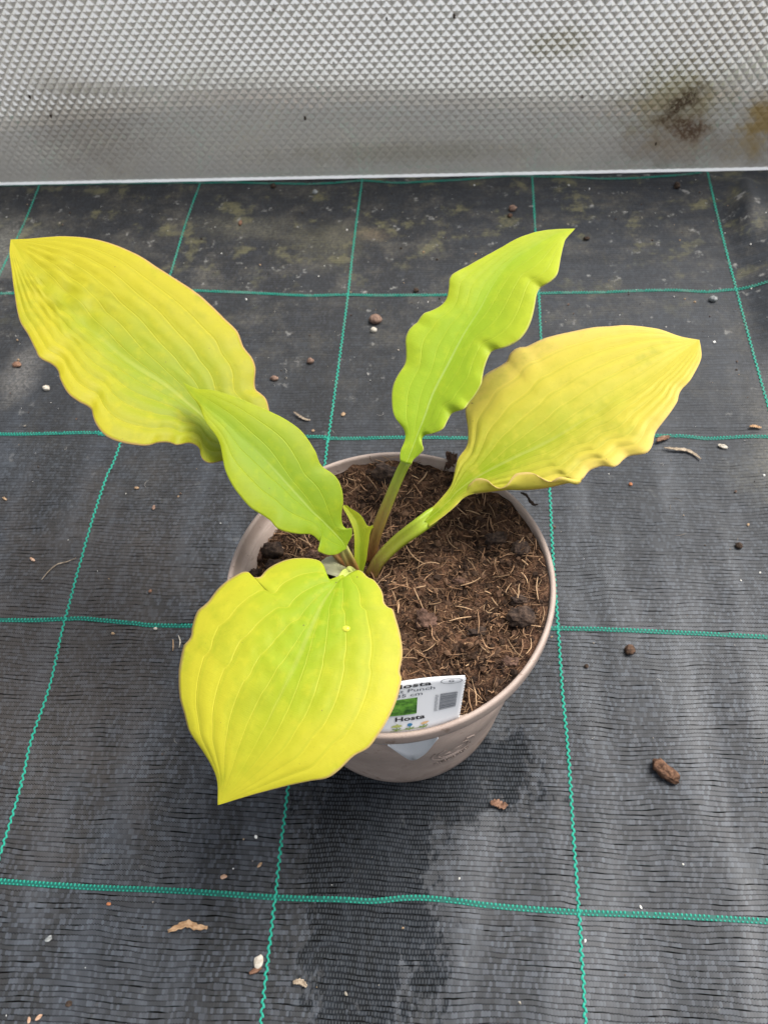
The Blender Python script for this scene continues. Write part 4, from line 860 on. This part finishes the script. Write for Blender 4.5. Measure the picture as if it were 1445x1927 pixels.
on_ground('soil_crumb', .0905, .5392, (.0060, .0050, .0045), M_CRM, 'smaller brown crumb of the two near the upright green line', 'soil crumb', seed=24)
on_ground('soil_crumb', -.1727, .6000, (.0066, .0060, .0052), M_CLOD_DARK, 'black crumb close under the foot of the panel', 'soil crumb', seed=25)
on_ground('pebble', -.1236, .5868, (.0066, .0056, .005), M_GREYST, 'grey pebble flecked white below the panel', 'pebble', seed=26)
on_ground('soil_crumb', -.1998, .5337, (.0044, .0085, .004), M_SCRAP, 'narrow brown crumb on the silty strip behind the big yellow leaf', 'soil crumb', seed=27)
on_ground('soil_crumb', .1677, .4994, (.0068, .0046, .004), M_CLOD_DARK, 'black crumb beside the tip of the narrow upright leaf', 'soil crumb', seed=28)
on_ground('soil_crumb', .2698, .5854, (.0068, .0088, .0072), M_CLOD_DARK, 'black crumb near the panel by the green line in the far corner', 'soil crumb', seed=29)
chip('bark_scrap', .2115, .2300, [(-.0056, -.0034), (-.001, .0002), (.0058, .0030)], .0048, M_SCRAP, 'reddish brown bark flake on the double green line by the yellow leaf', 'bark scrap', curl=.5)
chip('twig', .2264, .2155, [(-.0155, .0045), (-.006, .0032), (.003, .0026), (.009, -.0015), (.0130, -.0068)], .0032, M_STRAW, 'pale dry stalk bent like a hook beyond the yellow leaf', 'twig', curl=.6)
on_ground('pebble', .2599, .2232, (.0085, .0045, .0035), M_PALE, 'elongated white chip near the bent dry stalk', 'pebble', seed=31, rot=-.3, sub=2)
chip('dry_leaf', .2895, .2434, [(-.0050, .0004), (0, .0012), (.0052, -.0002)], .0030, M_DRYLEAF, 'tan flat scrap above the white chip at the frame edge', 'dry leaf', curl=.5)
on_ground('seed', .1798, .1821, (.0032, .0032, .0028), M_ORANGE, 'single orange seed on clean fabric below the yellow leaf', 'seed', seed=33, rough=.08)
on_ground('soil_crumb', .2560, .1239, (.0062, .0052, .0045), M_CLOD_DARK, 'black crumb alone on the fabric far right of the pot', 'soil crumb', seed=34)
on_ground('seed', -.2335, .1730, (.0046, .0024, .0022), M_TANCHIP, 'slim tan seed beside the green line left of the pot', 'seed', seed=35, rough=.1)
on_ground('seed', -.2142, .1527, (.0030, .0052, .0026), M_BROWNST, 'brown seed standing upright left of the pot', 'seed', seed=36, rough=.1)
on_ground('seed_husk', -.3037, .0999, (.0060, .0026, .0022), M_PINKCHIP, 'pale husk near the thin bent stalk on the left', 'seed husk', seed=37, rough=.15, rot=-.6)
on_ground('seed_husk', -.3464, .1602, (.0058, .0022, .002), M_TANCHIP, 'brownish husk at the far left below the big yellow leaf', 'seed husk', seed=38, rough=.15, rot=-.6)
chip('twig', -.2808, .0933, [(-.0095, -.0125), (-.0060, -.0045), (-.001, .0022), (.006, .0048), (.0135, .0088)], .0010, M_STRAW, 'hair thin bent dry stalk left of the green line', 'twig', curl=.5, thick=.0005)
on_ground('wood_chip', -.2000, .0731, (.0032, .0030, .0022), M_SCRAP, 'small brown chip above the double green line left of the pot', 'wood chip', seed=39, sub=2)
on_ground('seed', -.1889, .0406, (.0034, .0022, .002), M_PALE, 'cream seed on the lower edge of the double green line', 'seed', seed=40, rough=.1)
chip('twig', -.1680, .0300, [(-.0002, -.0052), (.0006, 0), (-.0004, .0052)], .0010, M_PALE, 'whitish splinter beside the front yellow leaf', 'twig', rot=.25, curl=.5, thick=.0005)
chip('twig', -.1722, .0272, [(.0004, -.0052), (0, 0), (-.0006, .0046)], .0010, M_TANCHIP, 'tan splinter next to a whitish one', 'twig', rot=.1, curl=.5, thick=.0005)
on_ground('soil_clod', -.0830, -.0400, (.012, .010, .008), M_CLOD, 'reddish clod hidden at the foot of the pot under the front leaf', 'soil clod', seed=41)
on_ground('pebble', -.3472, .2890, (.0072, .0056, .005), M_PALE, 'off white pebble left of the big yellow leaf', 'pebble', seed=42)
on_ground('soil_crumb', -.3854, .3195, (.0100, .0062, .0045), M_SCRAP, 'brown crumb at the far left beside the big yellow leaf', 'soil crumb', seed=43)

def grit():
    g = np.random.default_rng(21)
    def place(g):
        while True:
            x, y = g.uniform(-.50, .42), g.uniform(-.22, .60)
            if math.hypot(x, y) < .10: continue
            p = .30+.7*float(smooth(.05, .5, y))
            if x > .2 and y > .1: p = 1
            if g.random() < p: return x, y, float(fabric_z(x, y))+.0006
    return crumbs(620, place, lambda g: .00035+.0011*g.random()**4, [(.75, .74, .70), (.62, .60, .55), (.30, .27, .22), (.12, .08, .06), (.05, .035, .025), (.36, .25, .15)], 22)
M_GRIT = mat_attr('grit', .7)
vs, fs, ts = grit()
o = tinted('grit', vs, fs, ts, M_GRIT, shade=False)
tag(o, 'white and brown grit scattered over the black fabric', 'grit', kind='stuff')
vs, fs, ts = fibres(70, lambda g: (lambda x, y: (x, y, float(fabric_z(x, y))+.0008))(g.uniform(-.45, .38), g.uniform(-.2, .5)), lambda g: .003+.007*g.random(), lambda g: .00009+.0001*g.random(), [(.5, .48, .45), (.35, .33, .30), (.25, .20, .15)], 31, lift=.0002)
o = tinted('lint', vs, fs, ts, M_FIBRE)
tag(o, 'pale hair fine fibres scattered over the black fabric', 'lint', kind='stuff')

# lumps in the pot
M_PEAT = mat_lump('black_peat_lump', (.016, .010, .008), (.085, .054, .037), 240)
M_BARK = mat_lump('red_bark_lump', (.045, .024, .016), (.15, .085, .06), 240)
PL = 'dark lumps lying in the compost'
def in_soil(x, y, size, mat, label, up=0.0, name='peat_lump', cat='peat lump', **kw):
    size = tuple(q*.82 for q in size); kw['rough'] = kw.get('rough', .30)*1.8; kw['sub'] = 4; kw['angular'] = max(kw.get('angular', 0), .45); kw['sink'] = kw.get('sink', .25)+.1
    return lump(name, (x, y, soil_z(x, y)+up), size, mat, label, cat, PL, **kw)
in_soil(-.0060, .0800, (.020, .016, .015), M_PEAT, 'large black lump of peat against the back rim behind the stalk', seed=51, sink=.3)
in_soil(.0345, .0880, (.009, .008, .020), M_BARK, 'reddish bark piece standing up at the back rim', seed=52, sink=.3, name='bark_lump', cat='bark lump')
in_soil(-.0740, .0275, (.017, .012, .011), M_PEAT, 'upper grey brown lump of the cluster by the pot wall', seed=53, sink=.2, rough=.22)
in_soil(-.0700, .0150, (.017, .013, .012), M_PEAT, 'lower grey brown lump of the cluster by the pot wall', seed=54, sink=.2, rough=.22)
in_soil(-.0850, .0100, (.013, .012, .010), M_PEAT, 'crumbly lump of the cluster touching the pot wall', seed=55, sink=.2)
in_soil(-.0840, .0260, (.009, .010, .009), M_BARK, 'small brown lump of the cluster at the pot wall', seed=56, sink=.2, name='bark_lump', cat='bark lump')
in_soil(.0213, -.0215, (.014, .013, .011), M_BARK, 'square reddish bark lump in the middle of the compost', seed=57, sink=.3, angular=.7, name='bark_lump', cat='bark lump')
in_soil(.0755, -.0225, (.019, .015, .011), M_PEAT, 'big black lump near the rim with a fibre across it', seed=58, sink=.3, rough=.2)
in_soil(.0745, -.0110, (.012, .007, .007), M_PEAT, 'flat dark lump behind the big black one near the rim', seed=59, sink=.3)
in_soil(.0530, -.0280, (.015, .007, .006), M_PEAT, 'long black lump lying across the compost', seed=60, sink=.35)
in_soil(.0620, .0330, (.015, .010, .008), M_PEAT, 'dark lump under the yellow leaf near the rim', seed=61, sink=.35)
in_soil(.0760, .0230, (.011, .012, .009), M_PEAT, 'dark lump beside the rim with fibres round it', seed=62, sink=.35)
in_soil(.0400, .0060, (.011, .008, .006), M_BARK, 'dull brown bark lump half sunk beside the stalks', seed=63, sink=.45, name='bark_lump', cat='bark lump')
in_soil(.0680, -.0500, (.010, .006, .005), M_BARK, 'brown bark lump half sunk towards the label', seed=64, sink=.45, name='bark_lump', cat='bark lump')
in_soil(-.0480, .0200, (.010, .007, .006), M_BARK, 'brown bark lump half sunk under the green leaf', seed=65, sink=.45, name='bark_lump', cat='bark lump')
# charred twig bent over the rim
vs, fs = [], []
tw = [(.0775, .0640, .1470), (.0805, .0600, .1500), (.0825, .0560, .1497), (.0850, .0535, .1492), (.0872, .0530, .1500)]
def tube(path, radii, n=8):
    p = resample(path, 16); rr = np.interp(np.linspace(0, 1, 16), np.linspace(0, 1, len(radii)), radii)
    d = np.gradient(p, axis=0); vs, fs = [], []
    for i, (q, e) in enumerate(zip(p, d)):
        e = Vector(e).normalized(); a = e.cross(Vector((0, 0, 1))).normalized(); b = a.cross(e)
        for j in range(n):
            t = 2*math.pi*j/n; vs.append(Vector(q)+(a*math.cos(t)+b*math.sin(t))*rr[i]*(1+.25*math.sin(i*2.1+j)))
    for i in range(15):
        for j in range(n): fs.append((i*n+j, i*n+(j+1) % n, (i+1)*n+(j+1) % n, (i+1)*n+j))
    fs.append(tuple(range(n))[::-1]); fs.append(tuple(15*n+j for j in range(n)))
    return vs, fs
o = mesh('twig', *tube(tw, [.0004, .0009, .0007, .0011, .0003]), M_CLOD_DARK)
tag(o, 'black twig fragment lying over the pot rim under the yellow leaf', 'twig')

# ------------------------------------------------------------------ the hosta
plant = empty('hosta_plant', (0, 0, 0))
tag(plant, 'young hosta with four broad yellow green ruffled leaves growing from the pot', 'plant')
LEAF_MATS = {
 'A': mat_leaf('leaf_gold', (.225, .295, .009), (.40, .355, .013), .54, 6, pale=(.37, .40, .07), edge=(.46, .28, .13)),
 'B': mat_leaf('leaf_lime', (.19, .29, .006), (.29, .335, .006), .75, 3, pale=(.34, .42, .10), edge=(.34, .38, .04)),
 'C': mat_leaf('leaf_lime_tall', (.29, .42, .018), (.40, .46, .022), .75, 4, pale=(.47, .58, .20), edge=(.46, .42, .14)),
 'D': mat_leaf('leaf_amber', (.25, .35, .008), (.57, .495, .060), .42, 6, pale=(.43, .46, .12), edge=(.60, .43, .18), tan=.50),
 'E': mat_leaf('leaf_lemon', (.25, .36, .009), (.46, .43, .024), .54, 5, pale=(.40, .44, .09), edge=(.54, .37, .17)),
 'F': mat_leaf('leaf_young', (.23, .31, .012), (.31, .35, .012), .55, 2, pale=(.28, .35, .05), edge=(.30, .33, .05)),
 'G': mat_leaf('leaf_sheath', (.52, .52, .30), (.56, .55, .36), .5, 5, pale=(.5, .5, .34), edge=(.5, .48, .34)),
}
LEAF_LABEL = {'A': 'large golden leaf reaching to the back left', 'B': 'lime green leaf lying over the golden one', 'C': 'narrow upright lime green leaf',
              'D': 'amber yellow leaf with a rolled margin', 'E': 'broad lemon yellow leaf drooping over the front', 'F': 'small unfurling young leaf', 'G': 'pale sheath at the crown'}
NT_, NU = 132, 20
leaf_objs = {}
def build_leaf(k):
    D = LEAF_DATA[k]; o, U, V, N = (np.array(D[q]) for q in 'oUVN'); p = D['par']
    nt = NT_ if k in 'ABCDE' else 48
    R = {r: resample(np.array(D[r])*.001, nt) for r in ('mid', 'left', 'right')}
    t = np.linspace(0, 1, nt)
    us = np.linspace(0, 1, NU+1)**.85
    verts, uvs = [], []
    cols = []
    for side, r in ((-1, 'right'), (1, 'left')):
        dev = wobble(R[r], 14); w = np.linalg.norm(R[r]-R['mid'], axis=1)
        seq = us[::-1] if side < 0 else us[1:]
        for u in seq:
            ab = R['mid']*(1-u)+R[r]*u
            h = height(t, u+0*t, side, dev, w, p)
            cols.append(o+ab[:, :1]*U+ab[:, 1:]*V+h[:, None]*N); uvs.append((t, np.full(nt, .5+.5*side*u)))
        if side < 0: edge_r = cols[0]
    nc = len(cols)
    verts = np.stack(cols, 1).reshape(-1, 3)
    uv = np.stack([np.stack([a, b], 1) for a, b in uvs], 1).reshape(-1, 2)
    faces = []
    for i in range(nt-1):
        for j in range(nc-1):
            a = i*nc+j; faces.append((a, a+nc, a+nc+1, a+1))
    verts = verts.tolist(); uv = uv.tolist()
    if k == 'D':                                        # the margin rolled up and over
        F = LEAF_DATA['flap']; i0, i1 = int(round(F['t0']*(nt-1))), int(round(F['t1']*(nt-1)))
        n = i1-i0+1; fl = resample(np.array(F['pts'])*.001, n)
        dev = wobble(R['right'], 14); w = np.linalg.norm(R['right']-R['mid'], axis=1)
        h0 = height(t, 1+0*t, -1, dev, w, p)[i0:i1+1]; tt = np.linspace(0, 1, n)
        b = len(verts); M = 5
        for i in range(n):
            e = np.array(verts[(i0+i)*nc]); q = o+fl[i, 0]*U+fl[i, 1]*V+(h0[i]+.006*math.sin(math.pi*tt[i])**.5)*N
            for m in range(1, M+1):
                s = m/M; x = e*(1-s)+q*s+N*.0012*math.sin(math.pi*s)*math.sin(math.pi*tt[i])
                verts.append(x.tolist()); uv.append([(i0+i)/(nt-1), .06-.06*s])
        for i in range(n-1):
            for m in range(M):
                a0 = (i0+i)*nc if m == 0 else b+i*M+m-1; a1 = (i0+i+1)*nc if m == 0 else b+(i+1)*M+m-1
                faces.append((a1, a0, b+i*M+m, b+(i+1)*M+m))
    ob = mesh('leaf' if k != 'G' else 'leaf_sheath', verts, faces, LEAF_MATS[k], plant)
    ul = ob.data.uv_layers.new(name='UVMap')
    li = np.zeros(len(ob.data.loops), int); ob.data.loops.foreach_get('vertex_index', li)
    ul.data.foreach_set('uv', np.array(uv)[li].ravel())
    m = ob.modifiers.new('thickness', 'SOLIDIFY'); m.thickness = .00045; m.offset = -1
    ob['label'] = LEAF_LABEL[k]
    leaf_objs[k] = ob
    return ob
for k in 'ABCDEFG': build_leaf(k)
M_STALK = {k: mat_stalk('leaf_stalk_'+n, *c) for k, n, c in (
    ('A', 'gold', ()), ('B', 'red', ((.16, .055, .02), (.24, .13, .035), (.36, .36, .11))), ('C', 'rust', ((.15, .055, .02), (.24, .16, .035), (.27, .34, .03))),
    ('D', 'olive', ((.13, .07, .02), (.19, .21, .014), (.25, .35, .008))), ('E', 'pale', ((.22, .15, .06), (.29, .29, .08), (.33, .38, .08))), ('F', 'young', ()))}
def build_stalk(k):
    rows = np.array(STALK_DATA[k]); n = 26
    P = resample(rows[:, :3], n); rr = np.interp(np.linspace(0, 1, n), np.linspace(0, 1, len(rows)), rows[:, 3])
    d = np.gradient(P, axis=0); view = Vector((0, -.45, .85))
    vs, fs, uv = [], [], []; m = 16
    for i in range(n):
        e = Vector(d[i]).normalized(); a = e.cross(view).normalized(); b = a.cross(e)
        if b.dot(view) < 0: b = -b
        for j in range(m):
            t = 2*math.pi*j/m; x, y = math.cos(t), math.sin(t)
            y2 = y*.72
            if y > 0: y2 = y*.72-.62*math.exp(-(x/.42)**2)*y             # the groove along the upper side
            vs.append(Vector(P[i])+(a*x+b*y2)*rr[i]-b*.0006); uv.append((i/(n-1), j/m))
    for i in range(n-1):
        for j in range(m): fs.append((i*m+j, i*m+(j+1) % m, (i+1)*m+(j+1) % m, (i+1)*m+j))
    fs.append(tuple(range(m))[::-1]); fs.append(tuple((n-1)*m+j for j in range(m)))
    ob = mesh('leaf_stalk', vs, fs, M_STALK[k], leaf_objs[k])
    ul = ob.data.uv_layers.new(name='UVMap')
    li = np.zeros(len(ob.data.loops), int); ob.data.loops.foreach_get('vertex_index', li)
    ul.data.foreach_set('uv', np.array(uv)[li].ravel())
for k in STALK_DATA: build_stalk(k)

# a drop of water on the front leaf
def leaf_point(k, x, y):
    vs = np.array([v.co[:] for v in leaf_objs[k].data.vertices]); i = np.argmin(np.hypot(vs[:, 0]-x, vs[:, 1]-y)); return vs[i]
tw_ = NT('water_on_leaf'); tw_.base((.62, .60, .06)); tw_.set(Roughness=.04, IOR=1.33); tw_.put(tw_.bsdf.inputs['Transmission Weight'], .25)
dp = leaf_point('E', -.0147, -.0600)
bm = bmesh.new(); bmesh.ops.create_icosphere(bm, subdivisions=3, radius=1)
for v in bm.verts: v.co = Vector((v.co.x*.0021, v.co.y*.0017, max(v.co.z, -.25)*.0012))
me = bpy.data.meshes.new('water_drop'); bm.to_mesh(me); bm.free(); me.materials.append(tw_.m)
me.polygons.foreach_set('use_smooth', [True]*len(me.polygons))
o = bpy.data.objects.new('water_drop', me); COL.objects.link(o); o.location = (dp[0], dp[1], dp[2]+.0004)
tag(o, 'single clear water drop on the broad lemon yellow front leaf', 'water drop')

# ------------------------------------------------------------------ the plant label
label = empty('plant_label', (.015, -.088, .146))
label.location = (0, 0, 0)
tag(label, 'white printed plant label slotted into the front rim of the pot', 'plant label')
M_CARD = mat_plain('white_label_card', (.60, .61, .63), .35, .45, .04, 60)
M_INK = mat_plain('black_ink', (.018, .018, .022), .5, .3)
M_INK2 = mat_plain('grey_ink', (.10, .11, .13), .5, .3)
BX0, BX1 = -.0180, .0406
TOPX = [-.0180, -.0025, .0120, .0200, .0280, .0362, .0437]; TOPY = [-.0838, -.0797, -.0762, -.0746, -.0734, -.0726, -.0721]; TOPZ = .1762
def card(u, v, off=0.0):
    """point on the card: u along its width, v up from the rim, off toward the viewer"""
    x = BX0+(BX1-BX0)*u; b = np.array([x, -math.sqrt(.0917**2-x*x), .146])
    xt = TOPX[0]+(TOPX[-1]-TOPX[0])*u; tp = np.array([xt, np.interp(xt, TOPX, TOPY), TOPZ])
    p = b*(1-v)+tp*v; up = tp-b; up /= np.linalg.norm(up)
    n = np.cross(np.array([1, .12, 0]), up); n /= np.linalg.norm(n)
    return p+n*off
def card_sheet():
    vs, fs = [], []; n, m = 48, 14
    for j in range(m+1):
        for i in range(n+1):
            v = -.55+1.55*j/m
            if v < 0:
                p0 = card(i/n, 0); p1 = card(i/n, .2); vs.append(p0+np.array([-p0[0]*.02, .0, v*.03])+np.array([0, .0008, 0])*0)
            else:
                u = i/n
                if i == n: u += .004*(j % 2)                    # torn perforation along the edge
                vs.append(card(u, v))
    for j in range(m):
        for i in range(n): a = j*(n+1)+i; fs.append((a, a+1, a+n+2, a+n+1))
    return vs, fs
cs = mesh('card', *card_sheet(), M_CARD, label)
sm_ = cs.modifiers.new('thickness', 'SOLIDIFY'); sm_.thickness = .0005; sm_.offset = -1
# perforated nibs on the edge
vs, fs = [], []
for i in range(26):
    v = .02+.95*i/26
    a, b, c_ = card(1.0, v, 0), card(1.0, v+.018, 0), card(1.011, v+.009, 0)
    k = len(vs); vs += [a, b, c_]; fs.append((k, k+2, k+1))
nb = mesh('torn_edge', vs, fs, M_CARD, label, shade=False)
nb.modifiers.new('thickness', 'SOLIDIFY').thickness = .0004
def on_card(name, polys, mat, off=.0004):
    """polys: lists of (u, v) corners"""
    vs, fs = [], []
    for q in polys:
        k = len(vs); vs += [card(a, b, off) for a, b in q]; fs.append(tuple(range(k, k+len(q))))
    return mesh(name, vs, fs, mat, label, shade=False)
def words_on_card(body, u1, v, height, width, mat, bold=.0, slope=0.0):
    cu = bpy.data.curves.new('t', 'FONT'); cu.body = body; cu.align_x = 'LEFT'; cu.offset = bold; cu.resolution_u = 3
    to = bpy.data.objects.new('t', cu); COL.objects.link(to)
    dg = bpy.context.evaluated_depsgraph_get(); me = bpy.data.meshes.new_from_object(to.evaluated_get(dg))
    bpy.data.objects.remove(to); bpy.data.curves.remove(cu)
    xs = [q.co.x for q in me.vertices]; x0, x1 = min(xs), max(xs)
    vs = []
    for q in me.vertices:
        f = (q.co.x-x0)/(x1-x0); vs.append(card(u1-width+width*f, v+q.co.y*height/.7+slope*f, .0004))
    fs = [tuple(p.vertices) for p in me.polygons]
    bpy.data.meshes.remove(me)
    return mesh('printed_text', vs, fs, mat, label, shade=False)
words_on_card('Hosta', .735, .872, .076, .325, M_INK, .018)
words_on_card('Fruit Punch', .765, .785, .060, .43, M_INK2, .006)
words_on_card('35 cm', .665, .702, .060, .215, M_INK2, .006)
words_on_card('Hosta', .700, .238, .082, .255, M_INK, .022)
# oval with a G
ring = []
for i in range(48):
    a, b = 2*math.pi*i/48, 2*math.pi*(i+1)/48
    f = lambda t, k: (.895+.088*k*math.cos(t), .918+.058*math.sin(t)*(1-(1-k)*1.6))
    ring.append([f(a, 1), f(b, 1), f(b, .93), f(a, .93)])
on_card('oval_emblem', ring, M_INK2)
words_on_card('G', .915, .893, .050, .042, M_INK2, .012)
# picture of the leaves
def mat_photo():
    t = NT('leaf_picture_print')
    n = t.noise(1, 4, .6, t.mapped(scale=(150, 260, 330), rot=(0, 0, .5)))
    c = t.mix(t.ramp(n, .35, .62), (.012, .055, .008), (.10, .26, .03)); c = t.mix(t.math('MULTIPLY', t.ramp(n, .58, .75), .8), c, (.24, .42, .07))
    t.base(c); t.set(Roughness=.3); return t.m
on_card('printed_picture', [[(.30+.325*(i/8), .355), (.30+.325*((i+1)/8), .355), (.30+.325*((i+1)/8), .665), (.30+.325*(i/8), .665)] for i in range(8)], mat_photo())
# bar code with its figures
bars = []; v = .34
br = random.Random(4)
while v < .665:
    h = br.choice((.006, .006, .010, .016)); bars.append([(.815, v), (.958, v), (.958, min(v+h, .672)), (.815, min(v+h, .672))]); v += h+br.choice((.005, .006, .009))
on_card('barcode', bars, M_INK2)
dig = []
for i in range(14):
    v0 = .335+.335*i/14; 
    for a, b in (((.775, v0), (.800, v0+.004)), ((.775, v0+.012), (.800, v0+.016)), ((.775 if i % 3 else .796, v0+.004), (.779 if i % 3 else .800, v0+.012))): dig.append([a, (b[0], a[1]), b, (a[0], b[1])])
on_card('barcode_figures', dig, M_INK2)
# three small flowers
M_FG = mat_plain('printed_green', (.16, .24, .05)); M_FB = mat_plain('printed_blue', (.03, .16, .32)); M_FO = mat_plain('printed_orange', (.58, .36, .18)); M_FY = mat_plain('printed_yellow_green', (.34, .38, .11))
def stroke(pts, w):
    out = []
    for (a, b), (c, d) in zip(pts[:-1], pts[1:]):
        dx, dy = c-a, (d-b)*.55; L = math.hypot(dx, dy)+1e-9; nx, ny = -dy/L*w, dx/L*w/.55
        out.append([(a+nx, b+ny), (a-nx, b-ny), (c-nx, d-ny), (c+nx, d+ny)])
    return out
def blob(u, v, a, b, n=12, wob=.0): return [(u+a*(1+wob*math.sin(5*6.283*i/n))*math.cos(6.283*i/n), v+b*(1+wob*math.sin(5*6.283*i/n))*math.sin(6.283*i/n)) for i in range(n)]
stems = stroke([(.40, .035), (.47, .045), (.55, .06), (.63, .062), (.72, .052)], .0022)
for u in (.455, .570, .690):
    stems += stroke([(u, .045), (u+.006, .12)], .004)
    stems += stroke([(u, .06), (u-.035, .085)], .005)+stroke([(u, .06), (u+.04, .09)], .005)
on_card('printed_stems', stems, M_FG, .00035)
on_card('printed_flower', [blob(.462, .145, .030, .030, 20, .35)]+[blob(.43, .135, .022, .014), blob(.488, .14, .022, .012)], M_FY)
on_card('printed_flower', [blob(.572, .148, .023, .032)], M_FB)
on_card('printed_flower', [blob(.698, .140, .030, .022, 20, .25), blob(.71, .155, .03, .012)], M_FO)
# pointed tongue of the label that comes out under the rim
def tongue():
    vs, fs = [], []
    top = [(-87.4, .138), (-83, .138), (-79, .138), (-75, .138), (-71.6, .138)]
    low = [(-87.4, .1290), (-82.8, .0985), (-79.6, .0880), (-75.2, .1010), (-71.6, .1290)]
    n = 24; T = resample(top, n); B = resample(low, n)
    for i in range(n):
        for j in range(5):
            f = j/4; th = T[i][0]*(1-f)+B[i][0]*f; z = .1384*(1-f)+B[i][1]*f
            vs.append(cone(th, z+.009*f, .0010+.005*f))
    for i in range(n-1):
        for j in range(4): a = i*5+j; fs.append((a, a+1, a+6, a+5))
    return vs, fs
tg = mesh('card_tongue', *tongue(), M_CARD, label)
tg.modifiers.new('thickness', 'SOLIDIFY').thickness = .0004
vs, fs = [], []
for i in range(3):
    z = .0930+i*.0026; k = len(vs)
    vs += [cone(-79.2, z+.006, .0056-(z-.093)*.13), cone(-78.4, z+.006, .0056-(z-.093)*.13), cone(-78.4, z+.0071, .0055-(z-.093)*.13), cone(-79.2, z+.0071, .0055-(z-.093)*.13)]; fs.append((k, k+1, k+2, k+3))
mesh('printed_mark', vs, fs, M_INK2, label, shade=False)
